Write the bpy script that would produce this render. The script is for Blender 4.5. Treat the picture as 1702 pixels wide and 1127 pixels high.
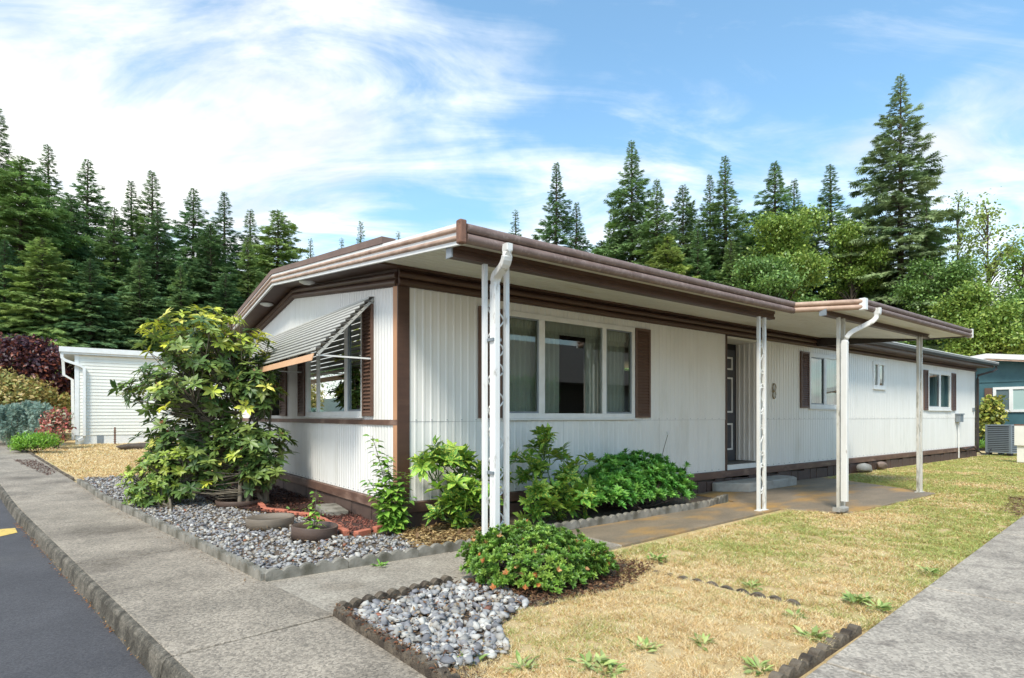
import bpy, math, random
import numpy as np
from mathutils import Vector, Matrix, noise as mnoise
random.seed(7); rng = np.random.default_rng(7)
for o in list(bpy.data.objects): bpy.data.objects.remove(o)
scene = bpy.context.scene; COL = scene.collection
# ---------------------------------------------------------------- camera
FPX, CX, HZ, CAMH = 955.0, 851.0, 692.0, 1.25
_a = math.atan2(2116-CX, FPX)
CF = np.array([math.cos(_a), math.sin(_a), 0.0]); CR = np.array([math.sin(_a), -math.cos(_a), 0.0])
CAM = np.array([-2.798, -5.760, CAMH])
cam = bpy.data.cameras.new('camera'); cam.sensor_width = 36; cam.lens = FPX/1702*36
cam.shift_y = (HZ-563.5)/1702; cam.clip_end = 2000; cam.clip_start = .05
camo = bpy.data.objects.new('camera', cam); COL.objects.link(camo)
camo.location = CAM; camo.rotation_euler = (math.pi/2, 0, -math.atan2(CF[0], CF[1])); scene.camera = camo
# ---------------------------------------------------------------- sun, sky
SUN_EL, SUN_V = math.radians(52), Vector((-.75, -.55, 0)).normalized()
sv = Vector((SUN_V.x*math.cos(SUN_EL), SUN_V.y*math.cos(SUN_EL), math.sin(SUN_EL)))
sl = bpy.data.lights.new('sun', 'SUN'); sl.energy = 1.6; sl.angle = math.radians(14); sl.color = (1, .92, .80)
so = bpy.data.objects.new('sun', sl); COL.objects.link(so); so.rotation_euler = sv.to_track_quat('Z', 'Y').to_euler()
W = bpy.data.worlds.new('World'); scene.world = W; W.use_nodes = True
def build_world():
    nt = W.node_tree; nt.nodes.clear(); N = nt.nodes.new; L = nt.links.new
    def math_(op, a, b=None, clamp=False):
        n = N('ShaderNodeMath'); n.operation = op; n.use_clamp = clamp
        for i, v in enumerate((a, b)):
            if v is None: continue
            if isinstance(v, (int, float)): n.inputs[i].default_value = v
            else: L(v, n.inputs[i])
        return n.outputs[0]
    sky = N('ShaderNodeTexSky'); sky.sky_type = 'NISHITA'; sky.sun_disc = False
    sky.sun_elevation = SUN_EL; sky.sun_rotation = math.atan2(SUN_V.x, SUN_V.y)
    sky.air_density = 1.0; sky.dust_density = .6; sky.ozone_density = 1.6
    tc = N('ShaderNodeTexCoord'); sp = N('ShaderNodeSeparateXYZ'); L(tc.outputs['Generated'], sp.inputs[0])
    x, y, z = sp.outputs
    zz = math_('MAXIMUM', z, 0.0); den = math_('ADD', zz, .22)
    # axes: along the camera's right (u) and forward (v) so cloud streaks run as in the photograph
    u = math_('DIVIDE', math_('ADD', math_('MULTIPLY', x, float(CR[0])), math_('MULTIPLY', y, float(CR[1]))), den)
    v = math_('DIVIDE', math_('ADD', math_('MULTIPLY', x, float(CF[0])), math_('MULTIPLY', y, float(CF[1]))), den)
    def fbm(su, sv_, off, detail, rough, dist):
        c = N('ShaderNodeCombineXYZ'); L(math_('MULTIPLY', u, su), c.inputs[0]); L(math_('MULTIPLY', v, sv_), c.inputs[1]); c.inputs[2].default_value = off
        n = N('ShaderNodeTexNoise'); n.inputs['Scale'].default_value = 1; n.inputs['Detail'].default_value = detail
        n.inputs['Roughness'].default_value = rough; n.inputs['Distortion'].default_value = dist; L(c.outputs[0], n.inputs['Vector']); return n.outputs['Fac']
    big = fbm(.8, 1.1, 3.7, 7, .55, .9); wisp = fbm(1.6, 3.6, 9.2, 8, .62, 1.4)
    mixn = math_('ADD', math_('MULTIPLY', big, .66), math_('MULTIPLY', wisp, .34))
    # slow change of cover over the sky: fuller towards the left and low, thinner right and overhead
    uc = math_('MINIMUM', math_('MAXIMUM', u, -1.2), .9)
    cover = math_('ADD', math_('ADD', math_('MULTIPLY', uc, -.060), .022), math_('MULTIPLY', math_('SUBTRACT', .42, zz), .42))
    m = math_('ADD', mixn, cover)
    mr = N('ShaderNodeMapRange'); mr.interpolation_type = 'SMOOTHSTEP'; L(m, mr.inputs[0]); mr.inputs[1].default_value = .43; mr.inputs[2].default_value = .72
    haze = math_('POWER', math_('SUBTRACT', 1.0, zz), 6.0)
    cf = math_('MAXIMUM', mr.outputs[0], math_('MULTIPLY', haze, .75))
    sc = N('ShaderNodeMix'); sc.data_type = 'RGBA'; sc.blend_type = 'MULTIPLY'; sc.inputs[0].default_value = 1
    L(sky.outputs[0], sc.inputs[6]); sc.inputs[7].default_value = (.45, .68, .69, 1)
    veil = N('ShaderNodeMix'); veil.data_type = 'RGBA'; veil.inputs[0].default_value = .05; L(sc.outputs[2], veil.inputs[6]); veil.inputs[7].default_value = (4.0, 4.2, 4.4, 1)
    mx = N('ShaderNodeMix'); mx.data_type = 'RGBA'; L(cf, mx.inputs[0]); L(veil.outputs[2], mx.inputs[6])
    cn = fbm(1.7, 2.3, 21.4, 6, .55, .6); cr1 = N('ShaderNodeMapRange'); L(cn, cr1.inputs[0]); cr1.inputs[1].default_value = .36; cr1.inputs[2].default_value = .60
    cc = N('ShaderNodeMix'); cc.data_type = 'RGBA'; L(cr1.outputs[0], cc.inputs[0]); cc.inputs[6].default_value = (2.5, 2.55, 2.6, 1); cc.inputs[7].default_value = (4.2, 4.06, 3.88, 1); L(cc.outputs[2], mx.inputs[7])
    bg = N('ShaderNodeBackground'); bg.inputs['Strength'].default_value = .15; L(mx.outputs[2], bg.inputs['Color'])
    out = N('ShaderNodeOutputWorld'); L(bg.outputs[0], out.inputs[0])
build_world()
vs = scene.view_settings; vs.view_transform = 'Standard'; vs.look = 'None'; vs.exposure = 1.45; vs.gamma = 1; vs.use_curve_mapping = False
scene.render.engine = 'CYCLES'
# ---------------------------------------------------------------- pixel helpers (give a direction; depth comes from what a thing touches)
def pdir(u, v=HZ): return CF + CR*(u-CX)/FPX + np.array([0, 0, 1.0])*(HZ-v)/FPX
def gz(x, y):
    t = min(max(y-4.0, 0.0), 22.0); return .03*t*min(1.0, t/2.0)
def G(u, v, dz=0.0):
    z = 0.0; k = pdir(u, v)
    for _ in range(30):
        p = CAM + k*(z+dz-CAMH)/k[2]; z = gz(p[0], p[1])
    return p
def WX(u): k = pdir(u); return float(CAM[0] + k[0]*(0-CAM[1])/k[1])      # long wall, y = 0
def WY(u): k = pdir(u); return float(CAM[1] + k[1]*(0-CAM[0])/k[0])      # gable wall, x = 0
def srgb(r, g, b, s=1.0):
    f = lambda c: (c/255/12.92 if c/255 <= .04045 else ((c/255+.055)/1.055)**2.4)*s
    return (f(r), f(g), f(b), 1)
# ---------------------------------------------------------------- materials
MATS = {}
def pmat(name, c1, c2=None, scale=4, rough=.6, bump=0, bscale=40, c3=None, scale3=1.2, thr3=(.55, .7), metal=0, spec=.5, attr=False, stretch=(1, 1, 1), detail=6, bdist=.01, transl=0, speck=None, thr2=(.35, .65), objrand=None):
    if name in MATS: return MATS[name]
    m = bpy.data.materials.new(name); m.use_nodes = True; nt = m.node_tree; N = nt.nodes.new; L = nt.links.new
    bs = nt.nodes['Principled BSDF']; bs.inputs['Roughness'].default_value = rough; bs.inputs['Metallic'].default_value = metal
    bs.inputs['Specular IOR Level'].default_value = spec
    tc = N('ShaderNodeTexCoord'); mp = N('ShaderNodeMapping'); L(tc.outputs['Object'], mp.inputs[0]); mp.inputs['Scale'].default_value = stretch
    def noise(s, d=detail, r=.6):
        n = N('ShaderNodeTexNoise'); n.inputs['Scale'].default_value = s; n.inputs['Detail'].default_value = d; n.inputs['Roughness'].default_value = r; L(mp.outputs[0], n.inputs['Vector']); return n.outputs['Fac']
    def ramp(fac, a, b):
        r = N('ShaderNodeMapRange'); r.inputs[1].default_value = a; r.inputs[2].default_value = b; L(fac, r.inputs[0]); return r.outputs[0]
    def mix(f, a, b, mode='MIX'):
        x = N('ShaderNodeMix'); x.data_type = 'RGBA'; x.blend_type = mode
        if isinstance(f, float): x.inputs[0].default_value = f
        else: L(f, x.inputs[0])
        for i, v in ((6, a), (7, b)):
            if isinstance(v, tuple): x.inputs[i].default_value = v
            else: L(v, x.inputs[i])
        return x.outputs[2]
    out = c1
    if attr:
        at = N('ShaderNodeAttribute'); at.attribute_name = 'Col'; out = at.outputs['Color']
        if c2: out = mix(ramp(noise(scale), *thr2), out, c2)
    elif c2: out = mix(ramp(noise(scale), .35, .65), c1, c2)
    if c3: out = mix(ramp(noise(scale3), *thr3), out, c3)
    if objrand:
        oi = N('ShaderNodeObjectInfo'); out = mix(1.0, out, mix(oi.outputs['Random'], *objrand), 'MULTIPLY')
    if speck:
        vo = N('ShaderNodeTexVoronoi'); vo.inputs['Scale'].default_value = speck[0]; L(mp.outputs[0], vo.inputs['Vector'])
        hs = N('ShaderNodeSeparateColor'); L(vo.outputs['Color'], hs.inputs[0])
        out = mix(ramp(hs.outputs[0], .15, .95), out, speck[1], 'MIX') if len(speck) < 3 else mix(speck[2], out, mix(hs.outputs[0], (0.25, .24, .22, 1), (1.0, .97, .92, 1)), 'OVERLAY')
    if isinstance(out, tuple): bs.inputs['Base Color'].default_value = out
    else: L(out, bs.inputs['Base Color'])
    if bump:
        b = N('ShaderNodeBump'); b.inputs['Strength'].default_value = bump; b.inputs['Distance'].default_value = bdist; L(noise(bscale, 5), b.inputs['Height']); L(b.outputs[0], bs.inputs['Normal'])
    if transl:
        tr = N('ShaderNodeBsdfTranslucent'); ms = N('ShaderNodeMixShader'); ms.inputs[0].default_value = transl
        if isinstance(out, tuple): tr.inputs[0].default_value = out
        else: L(out, tr.inputs[0])
        L(bs.outputs[0], ms.inputs[1]); L(tr.outputs[0], ms.inputs[2]); L(ms.outputs[0], nt.nodes['Material Output'].inputs[0])
    MATS[name] = m; return m
def glass_mat():
    m = bpy.data.materials.new('window_glass'); m.use_nodes = True; nt = m.node_tree; nt.nodes.clear(); N = nt.nodes.new; L = nt.links.new
    g = N('ShaderNodeBsdfGlossy'); g.inputs['Roughness'].default_value = .01; g.inputs['Color'].default_value = (.9, .95, .92, 1)
    t = N('ShaderNodeBsdfTransparent'); t.inputs[0].default_value = (.86, .92, .88, 1); f = N('ShaderNodeFresnel'); f.inputs[0].default_value = 1.5
    a = N('ShaderNodeMath'); a.operation = 'MULTIPLY_ADD'; a.use_clamp = True; L(f.outputs[0], a.inputs[0]); a.inputs[1].default_value = 1.9; a.inputs[2].default_value = .03
    mx = N('ShaderNodeMixShader'); L(a.outputs[0], mx.inputs[0]); L(t.outputs[0], mx.inputs[1]); L(g.outputs[0], mx.inputs[2])
    o = N('ShaderNodeOutputMaterial'); L(mx.outputs[0], o.inputs[0]); return m
M_GLASS = glass_mat()
M_SIDE = pmat('white_metal_siding', srgb(233, 232, 228), srgb(226, 225, 220), 3, .42, .12, 2.2, c3=srgb(202, 200, 190), scale3=2.6, thr3=(.55, .85), stretch=(1, 1, .22), bdist=.03)
M_WHITE = pmat('white_paint', srgb(232, 232, 230), srgb(222, 222, 218), 6, .45)
M_WORN = pmat('worn_white_paint', srgb(228, 228, 226), srgb(216, 215, 210), 5, .5, c3=srgb(140, 132, 120), scale3=14, thr3=(.6, .74), stretch=(1, 1, .3))
M_OLDPOST = pmat('weathered_post_paint', srgb(214, 213, 206), srgb(190, 187, 176), 6, .6, c3=srgb(120, 118, 98), scale3=9, thr3=(.55, .68), stretch=(1, 1, .3))
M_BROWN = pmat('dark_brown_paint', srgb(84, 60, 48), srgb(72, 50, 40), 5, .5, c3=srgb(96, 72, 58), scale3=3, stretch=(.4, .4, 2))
M_SHUT = pmat('brown_shutter', srgb(108, 82, 68), srgb(96, 72, 60), 6, .55)
M_ROLLT = pmat('tan_roll', srgb(186, 158, 138), srgb(165, 136, 116), 7, .55, c3=srgb(138, 110, 95), scale3=5, thr3=(.5, .75))  # lighter tan, for rolls on gable-facing edges; front rolls are brown
M_ROLLB = pmat('weathered_brown_roll', srgb(128, 108, 100), srgb(108, 88, 80), 6, .6, c3=srgb(146, 128, 120), scale3=24, thr3=(.5, .7))
M_RUST = pmat('rusty_cap', srgb(136, 98, 78), srgb(108, 78, 64), 12, .7, c3=srgb(96, 66, 54), scale3=20)
M_TANB = pmat('tan_corner_board', srgb(196, 148, 112), srgb(180, 132, 98), 6, .6, stretch=(1, 1, .2))
M_CEIL = pmat('porch_ceiling_white', srgb(222, 221, 212), srgb(212, 210, 198), 3, .5, c3=srgb(182, 170, 130), scale3=2.2, thr3=(.6, .8), stretch=(.4, 1, 1))
M_GUT = pmat('dark_gutter', srgb(66, 58, 54), srgb(54, 47, 44), 5, .35)
M_TRIM = pmat('worn_brown_trim', srgb(112, 84, 70), srgb(94, 70, 60), 4, .6, c3=srgb(150, 124, 110), scale3=2.4, thr3=(.52, .75), stretch=(1, 1, 3))
M_SKIRT = pmat('skirting_board', srgb(92, 74, 66), srgb(78, 62, 56), 6, .7, c3=srgb(60, 50, 46), scale3=9)
M_ALU = pmat('awning_aluminium', srgb(188, 187, 180), srgb(174, 173, 166), 5, .4)
M_VAL = pmat('tan_valance', srgb(214, 170, 132), srgb(205, 160, 122), 6, .5)
M_ROOF = pmat('roof_metal', srgb(150, 140, 134), srgb(134, 124, 118), 3, .5)
M_ROOFB = pmat('brown_roof_edge', srgb(120, 96, 84), srgb(106, 84, 74), 4, .55)
M_DOOR = pmat('dark_door', srgb(74, 76, 82), srgb(66, 68, 74), 4, .4)
M_BLACK = pmat('near_black', srgb(34, 32, 32), None, rough=.6)
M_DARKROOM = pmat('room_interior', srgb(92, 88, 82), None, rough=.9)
M_CURT = pmat('sheer_curtain', srgb(222, 222, 208), None, rough=.9, transl=.45)
M_GREY = pmat('grey_metal', srgb(132, 140, 146), srgb(122, 130, 136), 5, .4)
M_ACG = pmat('ac_cabinet', srgb(128, 138, 146), srgb(116, 126, 134), 4, .45)
M_CONC = pmat('step_concrete', srgb(168, 166, 160), srgb(146, 144, 138), 7, .85, .5, 60, c3=srgb(120, 116, 108), scale3=2.5, thr3=(.55, .8))
M_AGG = pmat('exposed_aggregate', srgb(150, 140, 127), srgb(124, 116, 105), 1.6, .85, .8, 120, c3=srgb(88, 80, 70), scale3=.9, thr3=(.5, .72), speck=(80, None, .6), bdist=.006)
M_KERB = pmat('kerb_aggregate', srgb(112, 106, 96), srgb(78, 74, 66), 9, .9, .8, 110, c3=srgb(58, 54, 46), scale3=5, thr3=(.45, .62), speck=(95, None, .6))
M_WALK = pmat('walkway_concrete', srgb(152, 144, 132), srgb(132, 124, 113), 3, .85, .5, 150, c3=srgb(112, 102, 88), scale3=1.0, thr3=(.52, .7), speck=(85, None, .5), bdist=.005)
M_PATIO = pmat('stained_patio', srgb(136, 122, 104), srgb(116, 105, 90), 2.5, .6, .3, 120, c3=srgb(168, 132, 78), scale3=.95, thr3=(.5, .62), speck=(120, None, .25), stretch=(.6, 1.3, 1))
M_DRIVE = pmat('driveway_concrete', srgb(166, 157, 145), srgb(140, 132, 122), 2.2, .85, .5, 130, c3=srgb(112, 104, 96), scale3=5, thr3=(.52, .72), speck=(75, None, .5), bdist=.006)
M_ROAD = pmat('asphalt', srgb(76, 75, 78), srgb(66, 65, 68), 1.3, .8, .6, 190, c3=srgb(86, 84, 84), scale3=.9, thr3=(.55, .75), speck=(120, None, .45), bdist=.006)
M_YEL = pmat('yellow_road_paint', srgb(226, 190, 96), srgb(206, 176, 96), 20, .7, c3=srgb(110, 105, 95), scale3=30, thr3=(.58, .66))
M_SOIL = pmat('lawn_ground', srgb(212, 188, 142), srgb(188, 161, 114), 7, .95, .8, 90, c3=srgb(168, 164, 98), scale3=.6, thr3=(.5, .66), bdist=.02)
M_BEDSOIL = pmat('bed_soil', srgb(112, 98, 84), srgb(90, 78, 66), 12, .95, .8, 60, c3=srgb(128, 112, 92), scale3=2, bdist=.02)
M_MULCH = pmat('bark_mulch', srgb(78, 52, 44), srgb(58, 40, 34), 30, .95, .9, 60, bdist=.02)
M_STONE = pmat('gravel_stone', (1, 1, 1, 1), None, rough=.75, attr=True, bump=.4, bscale=60, bdist=.004)
M_BRICK = pmat('salmon_brick', srgb(190, 116, 92), srgb(172, 100, 80), 14, .85, .4, 90)
M_EDGE = pmat('edging_concrete', srgb(146, 141, 131), srgb(120, 116, 106), 9, .9, .6, 80, c3=srgb(88, 84, 72), scale3=5, thr3=(.5, .7))
M_EDGEM = pmat('mossy_edging', srgb(122, 110, 94), srgb(94, 83, 70), 14, .95, .9, 60, c3=srgb(66, 56, 46), scale3=9, thr3=(.48, .64), bdist=.02)
M_RING = pmat('brown_plastic_ring', srgb(98, 80, 70), srgb(86, 70, 62), 4, .55, .3, 30, stretch=(1, 1, 12))
M_RINGO = pmat('weathered_plastic_ring', srgb(128, 116, 102), srgb(112, 102, 90), 4, .6, .3, 30, stretch=(1, 1, 12))
M_LEAF = pmat('leaf', (1, 1, 1, 1), None, rough=.42, attr=True, transl=.22)
M_NEEDLE = pmat('needle_spray', (1, 1, 1, 1), None, rough=.7, attr=True, transl=.30, spec=.2, objrand=((.86, .98, .94, 1), (1.40, 1.28, 1.08, 1)))
M_AUC = pmat('spotted_leaf', (1, 1, 1, 1), srgb(226, 224, 96), 70, .35, attr=True, transl=.22, detail=2, thr2=(.56, .62))
M_BLADE = pmat('grass_blade', (1, 1, 1, 1), None, rough=.7, attr=True, transl=.25, spec=.2)
M_BARK = pmat('bark', srgb(92, 80, 68), srgb(70, 60, 52), 8, .9, .8, 30)
M_BARKG = pmat('grey_branch', srgb(120, 110, 98), srgb(92, 86, 70), 12, .9, .4, 40)
M_LAP = pmat('cream_lap_siding', srgb(232, 230, 220), srgb(224, 222, 212), 3, .5)
M_TEAL = pmat('teal_paint', srgb(66, 104, 112), srgb(58, 94, 102), 3, .6)
# ---------------------------------------------------------------- mesh helpers
def tagset(o, label=None, cat=None, group=None, kind=None):
    if label: o['label'] = label
    if cat: o['category'] = cat
    if group: o['group'] = group
    if kind: o['kind'] = kind
    return o
def link(name, me, parent=None, **kw):
    o = bpy.data.objects.new(name, me); COL.objects.link(o)
    if parent is not None:
        o.parent = parent; off = parent.get('_off')
        if parent.type == 'EMPTY': o.location = -parent.location
    return tagset(o, **kw)
def thing(name, loc, label, cat, group=None):
    e = bpy.data.objects.new(name, None); COL.objects.link(e); e.location = Vector([float(c) for c in loc]); e.empty_display_size = .1
    return tagset(e, label, cat, group)
def fast(name, V, F, mat, col=None, smooth=False):
    V = np.asarray(V, dtype=np.float32).reshape(-1, 3); F = np.asarray(F, dtype=np.int32); n, k = F.shape
    me = bpy.data.meshes.new(name); me.vertices.add(len(V)); me.vertices.foreach_set('co', V.ravel())
    me.loops.add(n*k); me.loops.foreach_set('vertex_index', F.ravel()); me.polygons.add(n)
    me.polygons.foreach_set('loop_start', np.arange(0, n*k, k, dtype=np.int32)); me.polygons.foreach_set('loop_total', np.full(n, k, dtype=np.int32))
    if smooth: me.polygons.foreach_set('use_smooth', np.ones(n, dtype=bool))
    if col is not None:
        a = me.color_attributes.new('Col', 'FLOAT_COLOR', 'POINT'); c = np.ones((len(V), 4), dtype=np.float32); c[:, :3] = np.asarray(col)[:, :3]; a.data.foreach_set('color', c.ravel())
    me.update(calc_edges=True); me.validate(); me.materials.append(mat); return me
class MB:
    def __init__(s): s.v = []; s.f = []; s.sm = []
    def add(s, V, F, smooth=False):
        b = len(s.v); s.v += [tuple(map(float, p)) for p in V]; s.f += [tuple(i+b for i in f) for f in F]; s.sm += [smooth]*len(F); return s
    def box(s, a, b):
        x0, y0, z0 = a; x1, y1, z1 = b
        return s.add([(x0,y0,z0),(x1,y0,z0),(x1,y1,z0),(x0,y1,z0),(x0,y0,z1),(x1,y0,z1),(x1,y1,z1),(x0,y1,z1)],
                     [(3,2,1,0),(4,5,6,7),(0,1,5,4),(1,2,6,5),(2,3,7,6),(3,0,4,7)])
    def prism(s, poly, z0, z1):
        n = len(poly); V = [(p[0], p[1], z0 if not callable(z0) else z0(*p)) for p in poly]+[(p[0], p[1], z1 if not callable(z1) else z1(*p)) for p in poly]
        return s.add(V, [tuple(range(n-1, -1, -1)), tuple(range(n, 2*n))]+[(i, (i+1) % n, (i+1) % n+n, i+n) for i in range(n)])
    def sweep(s, path, sec, up=(0, 0, 1), cap=True, smooth=False, scale=None):
        P = [Vector([float(c) for c in p]) for p in path]; n = len(sec); V = []
        up = Vector(up)
        for i, p in enumerate(P):
            t = (P[min(i+1, len(P)-1)]-P[max(i-1, 0)]).normalized()
            u2 = up if abs(t.dot(up)) < .97 else Vector((1, 0, 0))
            sx = t.cross(u2).normalized(); sy = sx.cross(t).normalized(); k = 1 if scale is None else scale[i]
            V += [p+sx*a*k+sy*b*k for a, b in sec]
        F = [(i*n+j, i*n+(j+1) % n, (i+1)*n+(j+1) % n, (i+1)*n+j) for i in range(len(P)-1) for j in range(n)]
        s.add(V, F, smooth)
        if cap: s.add(V[:n], [tuple(range(n-1, -1, -1))]); s.add(V[-n:], [tuple(range(n))])
        return s
    def tube(s, path, r, n=8, smooth=True):
        sec = [(math.cos(2*math.pi*i/n), math.sin(2*math.pi*i/n)) for i in range(n)]
        rr = [r]*len(path) if isinstance(r, (int, float)) else r
        return s.sweep(path, sec, smooth=smooth, scale=rr)
    def mesh(s, name, mat):
        me = bpy.data.meshes.new(name); me.from_pydata(s.v, [], s.f); me.polygons.foreach_set('use_smooth', s.sm); me.update(); me.materials.append(mat); return me
    def build(s, name, mat, parent=None, bevel=0, **kw):
        o = link(name, s.mesh(name, mat), parent, **kw)
        if bevel:
            b = o.modifiers.new('bevel', 'BEVEL'); b.width = bevel; b.segments = 2; b.limit_method = 'ANGLE'
        return o
RECT = lambda w, h: [(-w/2, -h/2), (w/2, -h/2), (w/2, h/2), (-w/2, h/2)]
def half_round(r, n=7): return [(r*math.sin(math.pi*i/(n-1)), -r*math.cos(math.pi*i/(n-1))) for i in range(n)]
def in_poly(x, y, P):
    x = np.asarray(x); y = np.asarray(y); r = np.zeros(x.shape, bool); n = len(P)
    for i in range(n):
        (x1, y1), (x2, y2) = P[i][:2], P[(i+1) % n][:2]
        if y1 == y2: continue
        c = ((y1 > y) != (y2 > y)) & (x < (x2-x1)*(y-y1)/(y2-y1)+x1); r ^= c
    return r
# leaf templates: x side, y along, z normal
LEAF8 = (np.array([[0,0,0],[-.36,.28,.06],[0,.28,0],[.36,.28,.06],[-.5,.6,.05],[0,.6,-.01],[.5,.6,.05],[0,1,-.1]]),
         np.array([[0,2,1],[0,3,2],[1,2,5],[1,5,4],[2,3,6],[2,6,5],[4,5,7],[5,6,7]]))
LEAF4 = (np.array([[0,0,0],[-.5,.5,.09],[0,.5,0],[.5,.5,.09],[0,1,-.06]]), np.array([[0,2,1],[0,3,2],[1,2,4],[2,3,4]]))
def _feather():
    V = []; F = []
    def tri(a, b, w):
        a = np.array(a); b = np.array(b); d = b-a; p = np.array([-d[1], d[0], 0]); p = p/np.linalg.norm(p)*w
        i = len(V); V.extend([a-p, a+p, b]); F.append([i, i+1, i+2])
    tri([0,0,0],[0,1,-.1],.09)
    for k, y in enumerate((.12, .36, .6)):
        l = (.5, .44, .32)[k]
        for sgn in (-1, 1): tri([0,y,0],[sgn*l*.85,y+l*.75,-.08-.04*k],.085)
    return np.array(V), np.array(F)
FEATH = _feather()
def leaves(name, tpl, P, D, N, L, Wd, col, mat, smooth=False):
    P, D, N = (np.asarray(a, float) for a in (P, D, N)); n = len(P)
    D = D/np.linalg.norm(D, axis=1, keepdims=True); S = np.cross(D, N); S /= (np.linalg.norm(S, axis=1, keepdims=True)+1e-9); N = np.cross(S, D)
    L = np.broadcast_to(L, n)[:, None, None]; Wd = np.broadcast_to(Wd, n)[:, None, None]; T, Fc = tpl
    V = P[:, None]+S[:, None]*T[None, :, 0:1]*Wd+D[:, None]*T[None, :, 1:2]*L+N[:, None]*T[None, :, 2:3]*L
    F = (Fc[None]+(np.arange(n)*len(T))[:, None, None]).reshape(-1, 3)
    c = np.repeat(np.asarray(col)[:, None, :3], len(T), 1).reshape(-1, 3)
    return fast(name, V.reshape(-1, 3), F, mat, c, smooth)
def rand_unit(n):
    v = rng.normal(size=(n, 3)); return v/np.linalg.norm(v, axis=1, keepdims=True)
def pal(cols, n, jitter=.12, idx=None):
    c = np.array([srgb(*x)[:3] for x in cols]); i = rng.integers(0, len(c), n) if idx is None else idx
    return np.clip(c[i]*(1+rng.normal(size=(n, 1))*jitter), 0, 1)
# ================================================================ SETTING
KA, KB = G(0, 812), G(303, 1127)                          # kerb top edge
EA, EB = G(128, 803), G(440, 965)                         # garden edging along the pavement
def lx(A, B, y): return float(A[0]+(B[0]-A[0])*(y-A[1])/(B[1]-A[1]))
kx = lambda y: lx(KA, KB, y)
ex = lambda y: lx(EA, EB, y)
def sheet(name, poly_fn, ys, mat, dz, kind='structure', parent=None):
    V = []; F = []; k = None
    for y in ys:
        xs = poly_fn(y); k = len(xs); V += [(x, y, gz(x, y)+dz) for x in xs]
    for i in range(len(ys)-1):
        for j in range(k-1): a = i*k+j; F.append((a, a+1, a+1+k, a+k))
    mb = MB(); mb.add(V, F); return mb.build(name, mat, parent, kind=kind)
YS = [-300, -60, -30, -16, -8, -4, 0, 3, 4, 4.5, 5, 5.5, 6, 8, 12, 16, 20, 26, 30, 45, 80, 300]
sheet('ground', lambda y: [kx(y)+.12 if y < 31 else kx(31)-200, kx(min(y, 31))+6, 10, 24, 60, 400], YS, M_SOIL, -.035)
sheet('road', lambda y: [-400, -60, -20, kx(y)-1, kx(y)+.02], [-300, -60, -16, -4, 0, 3, 4, 5, 6, 8, 12, 16, 20, 26, 31], M_ROAD, -.13)
mk = [G(-6, 880, -.126), G(25, 877.5, -.126), G(29, 885, -.126), G(-6, 893, -.126)]
mb = MB(); mb.add([(p[0], p[1], gz(p[0], p[1])-.126) for p in mk], [(0, 1, 2, 3)]); mb.build('road_marking', M_YEL, kind='structure')
# pavement: slabs between the kerb edge and the garden edging, the outer strip is the kerb
js = [-9, -5.3, -2.30, .35, 2.75, 5.6, 8.4, 11.3, 14.2, 17.1, 20, 24, 30]
PAVE = sheet('pavement', lambda y: [kx(y)+.06, kx(y)+.9], [-9, 0, 4, 5, 6, 12, 20, 26, 30], M_BEDSOIL, -.05)
def slab(name, poly, mat, top=0.0, thick=.12, parent=None, bev=.006):
    mb = MB(); mb.prism(poly, lambda x, y: gz(x, y)+top-thick, lambda x, y: gz(x, y)+top); return mb.build(name, mat, parent, bevel=bev)
for a, b in zip(js[:-1], js[1:]):
    g = .009; sk = .10
    p0, p1 = a+g, b-g
    if a < -2.5: inn = lambda y: kx(y)+1.0
    else: inn = lambda y: ex(y)-.03
    n = 3 if b > 4 else 1
    ys = [p0+(p1-p0)*i/n for i in range(n+1)]
    slab('paving_slab', [(kx(y)+.045, y) for y in ys]+[(inn(y)+.02, y+sk) for y in ys[::-1]], M_AGG, 0, .1, PAVE)
    mb = MB(); V = []; sec = [(-.02, -.19), (.0, -.10), (.012, -.03), (.028, -.008), (.053, -.001), (.053, -.19)]
    for y in ys: V += [(kx(y)+dx-.01, y, gz(0, y)+dz) for dx, dz in sec]
    k = len(sec); F = [(i*k+j, i*k+(j+1) % k, (i+1)*k+(j+1) % k, (i+1)*k+j) for i in range(n) for j in range(k)]+[tuple(range(k)), tuple(range(n*k, n*k+k))[::-1]]
    mb.add(V, F); mb.build('kerb_stone', M_KERB, PAVE)
# path from the pavement to the door, patio under the porch
PATH = MB().prism([(-1.6, -2.1), (4.9, -1.85), (4.9, -1.0), (-1.55, -1.2)], -.14, -.06).build('path', M_BEDSOIL, kind='structure')
xs = [-1.56, -.05, 1.45, 3.05, 4.86]
fy0 = lambda x: -2.16+.092*(x+1.5) if x < 0 else -2.02+.065*x
fy1 = lambda x: -1.15+.03*(x+1.6)
for i, (a, b) in enumerate(zip(xs[:-1], xs[1:])):
    slab('path_slab', [(a+.005, fy0(a)), (b-.005, fy0(b)), (b-.005, fy1(b)), (a+.005-(.10 if i == 0 else 0), fy1(a))], M_WALK if i < 2 else M_PATIO, -.006 if i else -.004, .1, PATH)
slab('patio_slab', [(4.87, fy0(4.86)), (5.05, -1.95), (5.22, -2.42), (8.45, -2.42), (9.6, -.12), (5.2, -.05), (5.0, -.9), (4.87, -1.0)], M_PATIO, -.012, .1, PATH)
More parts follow.
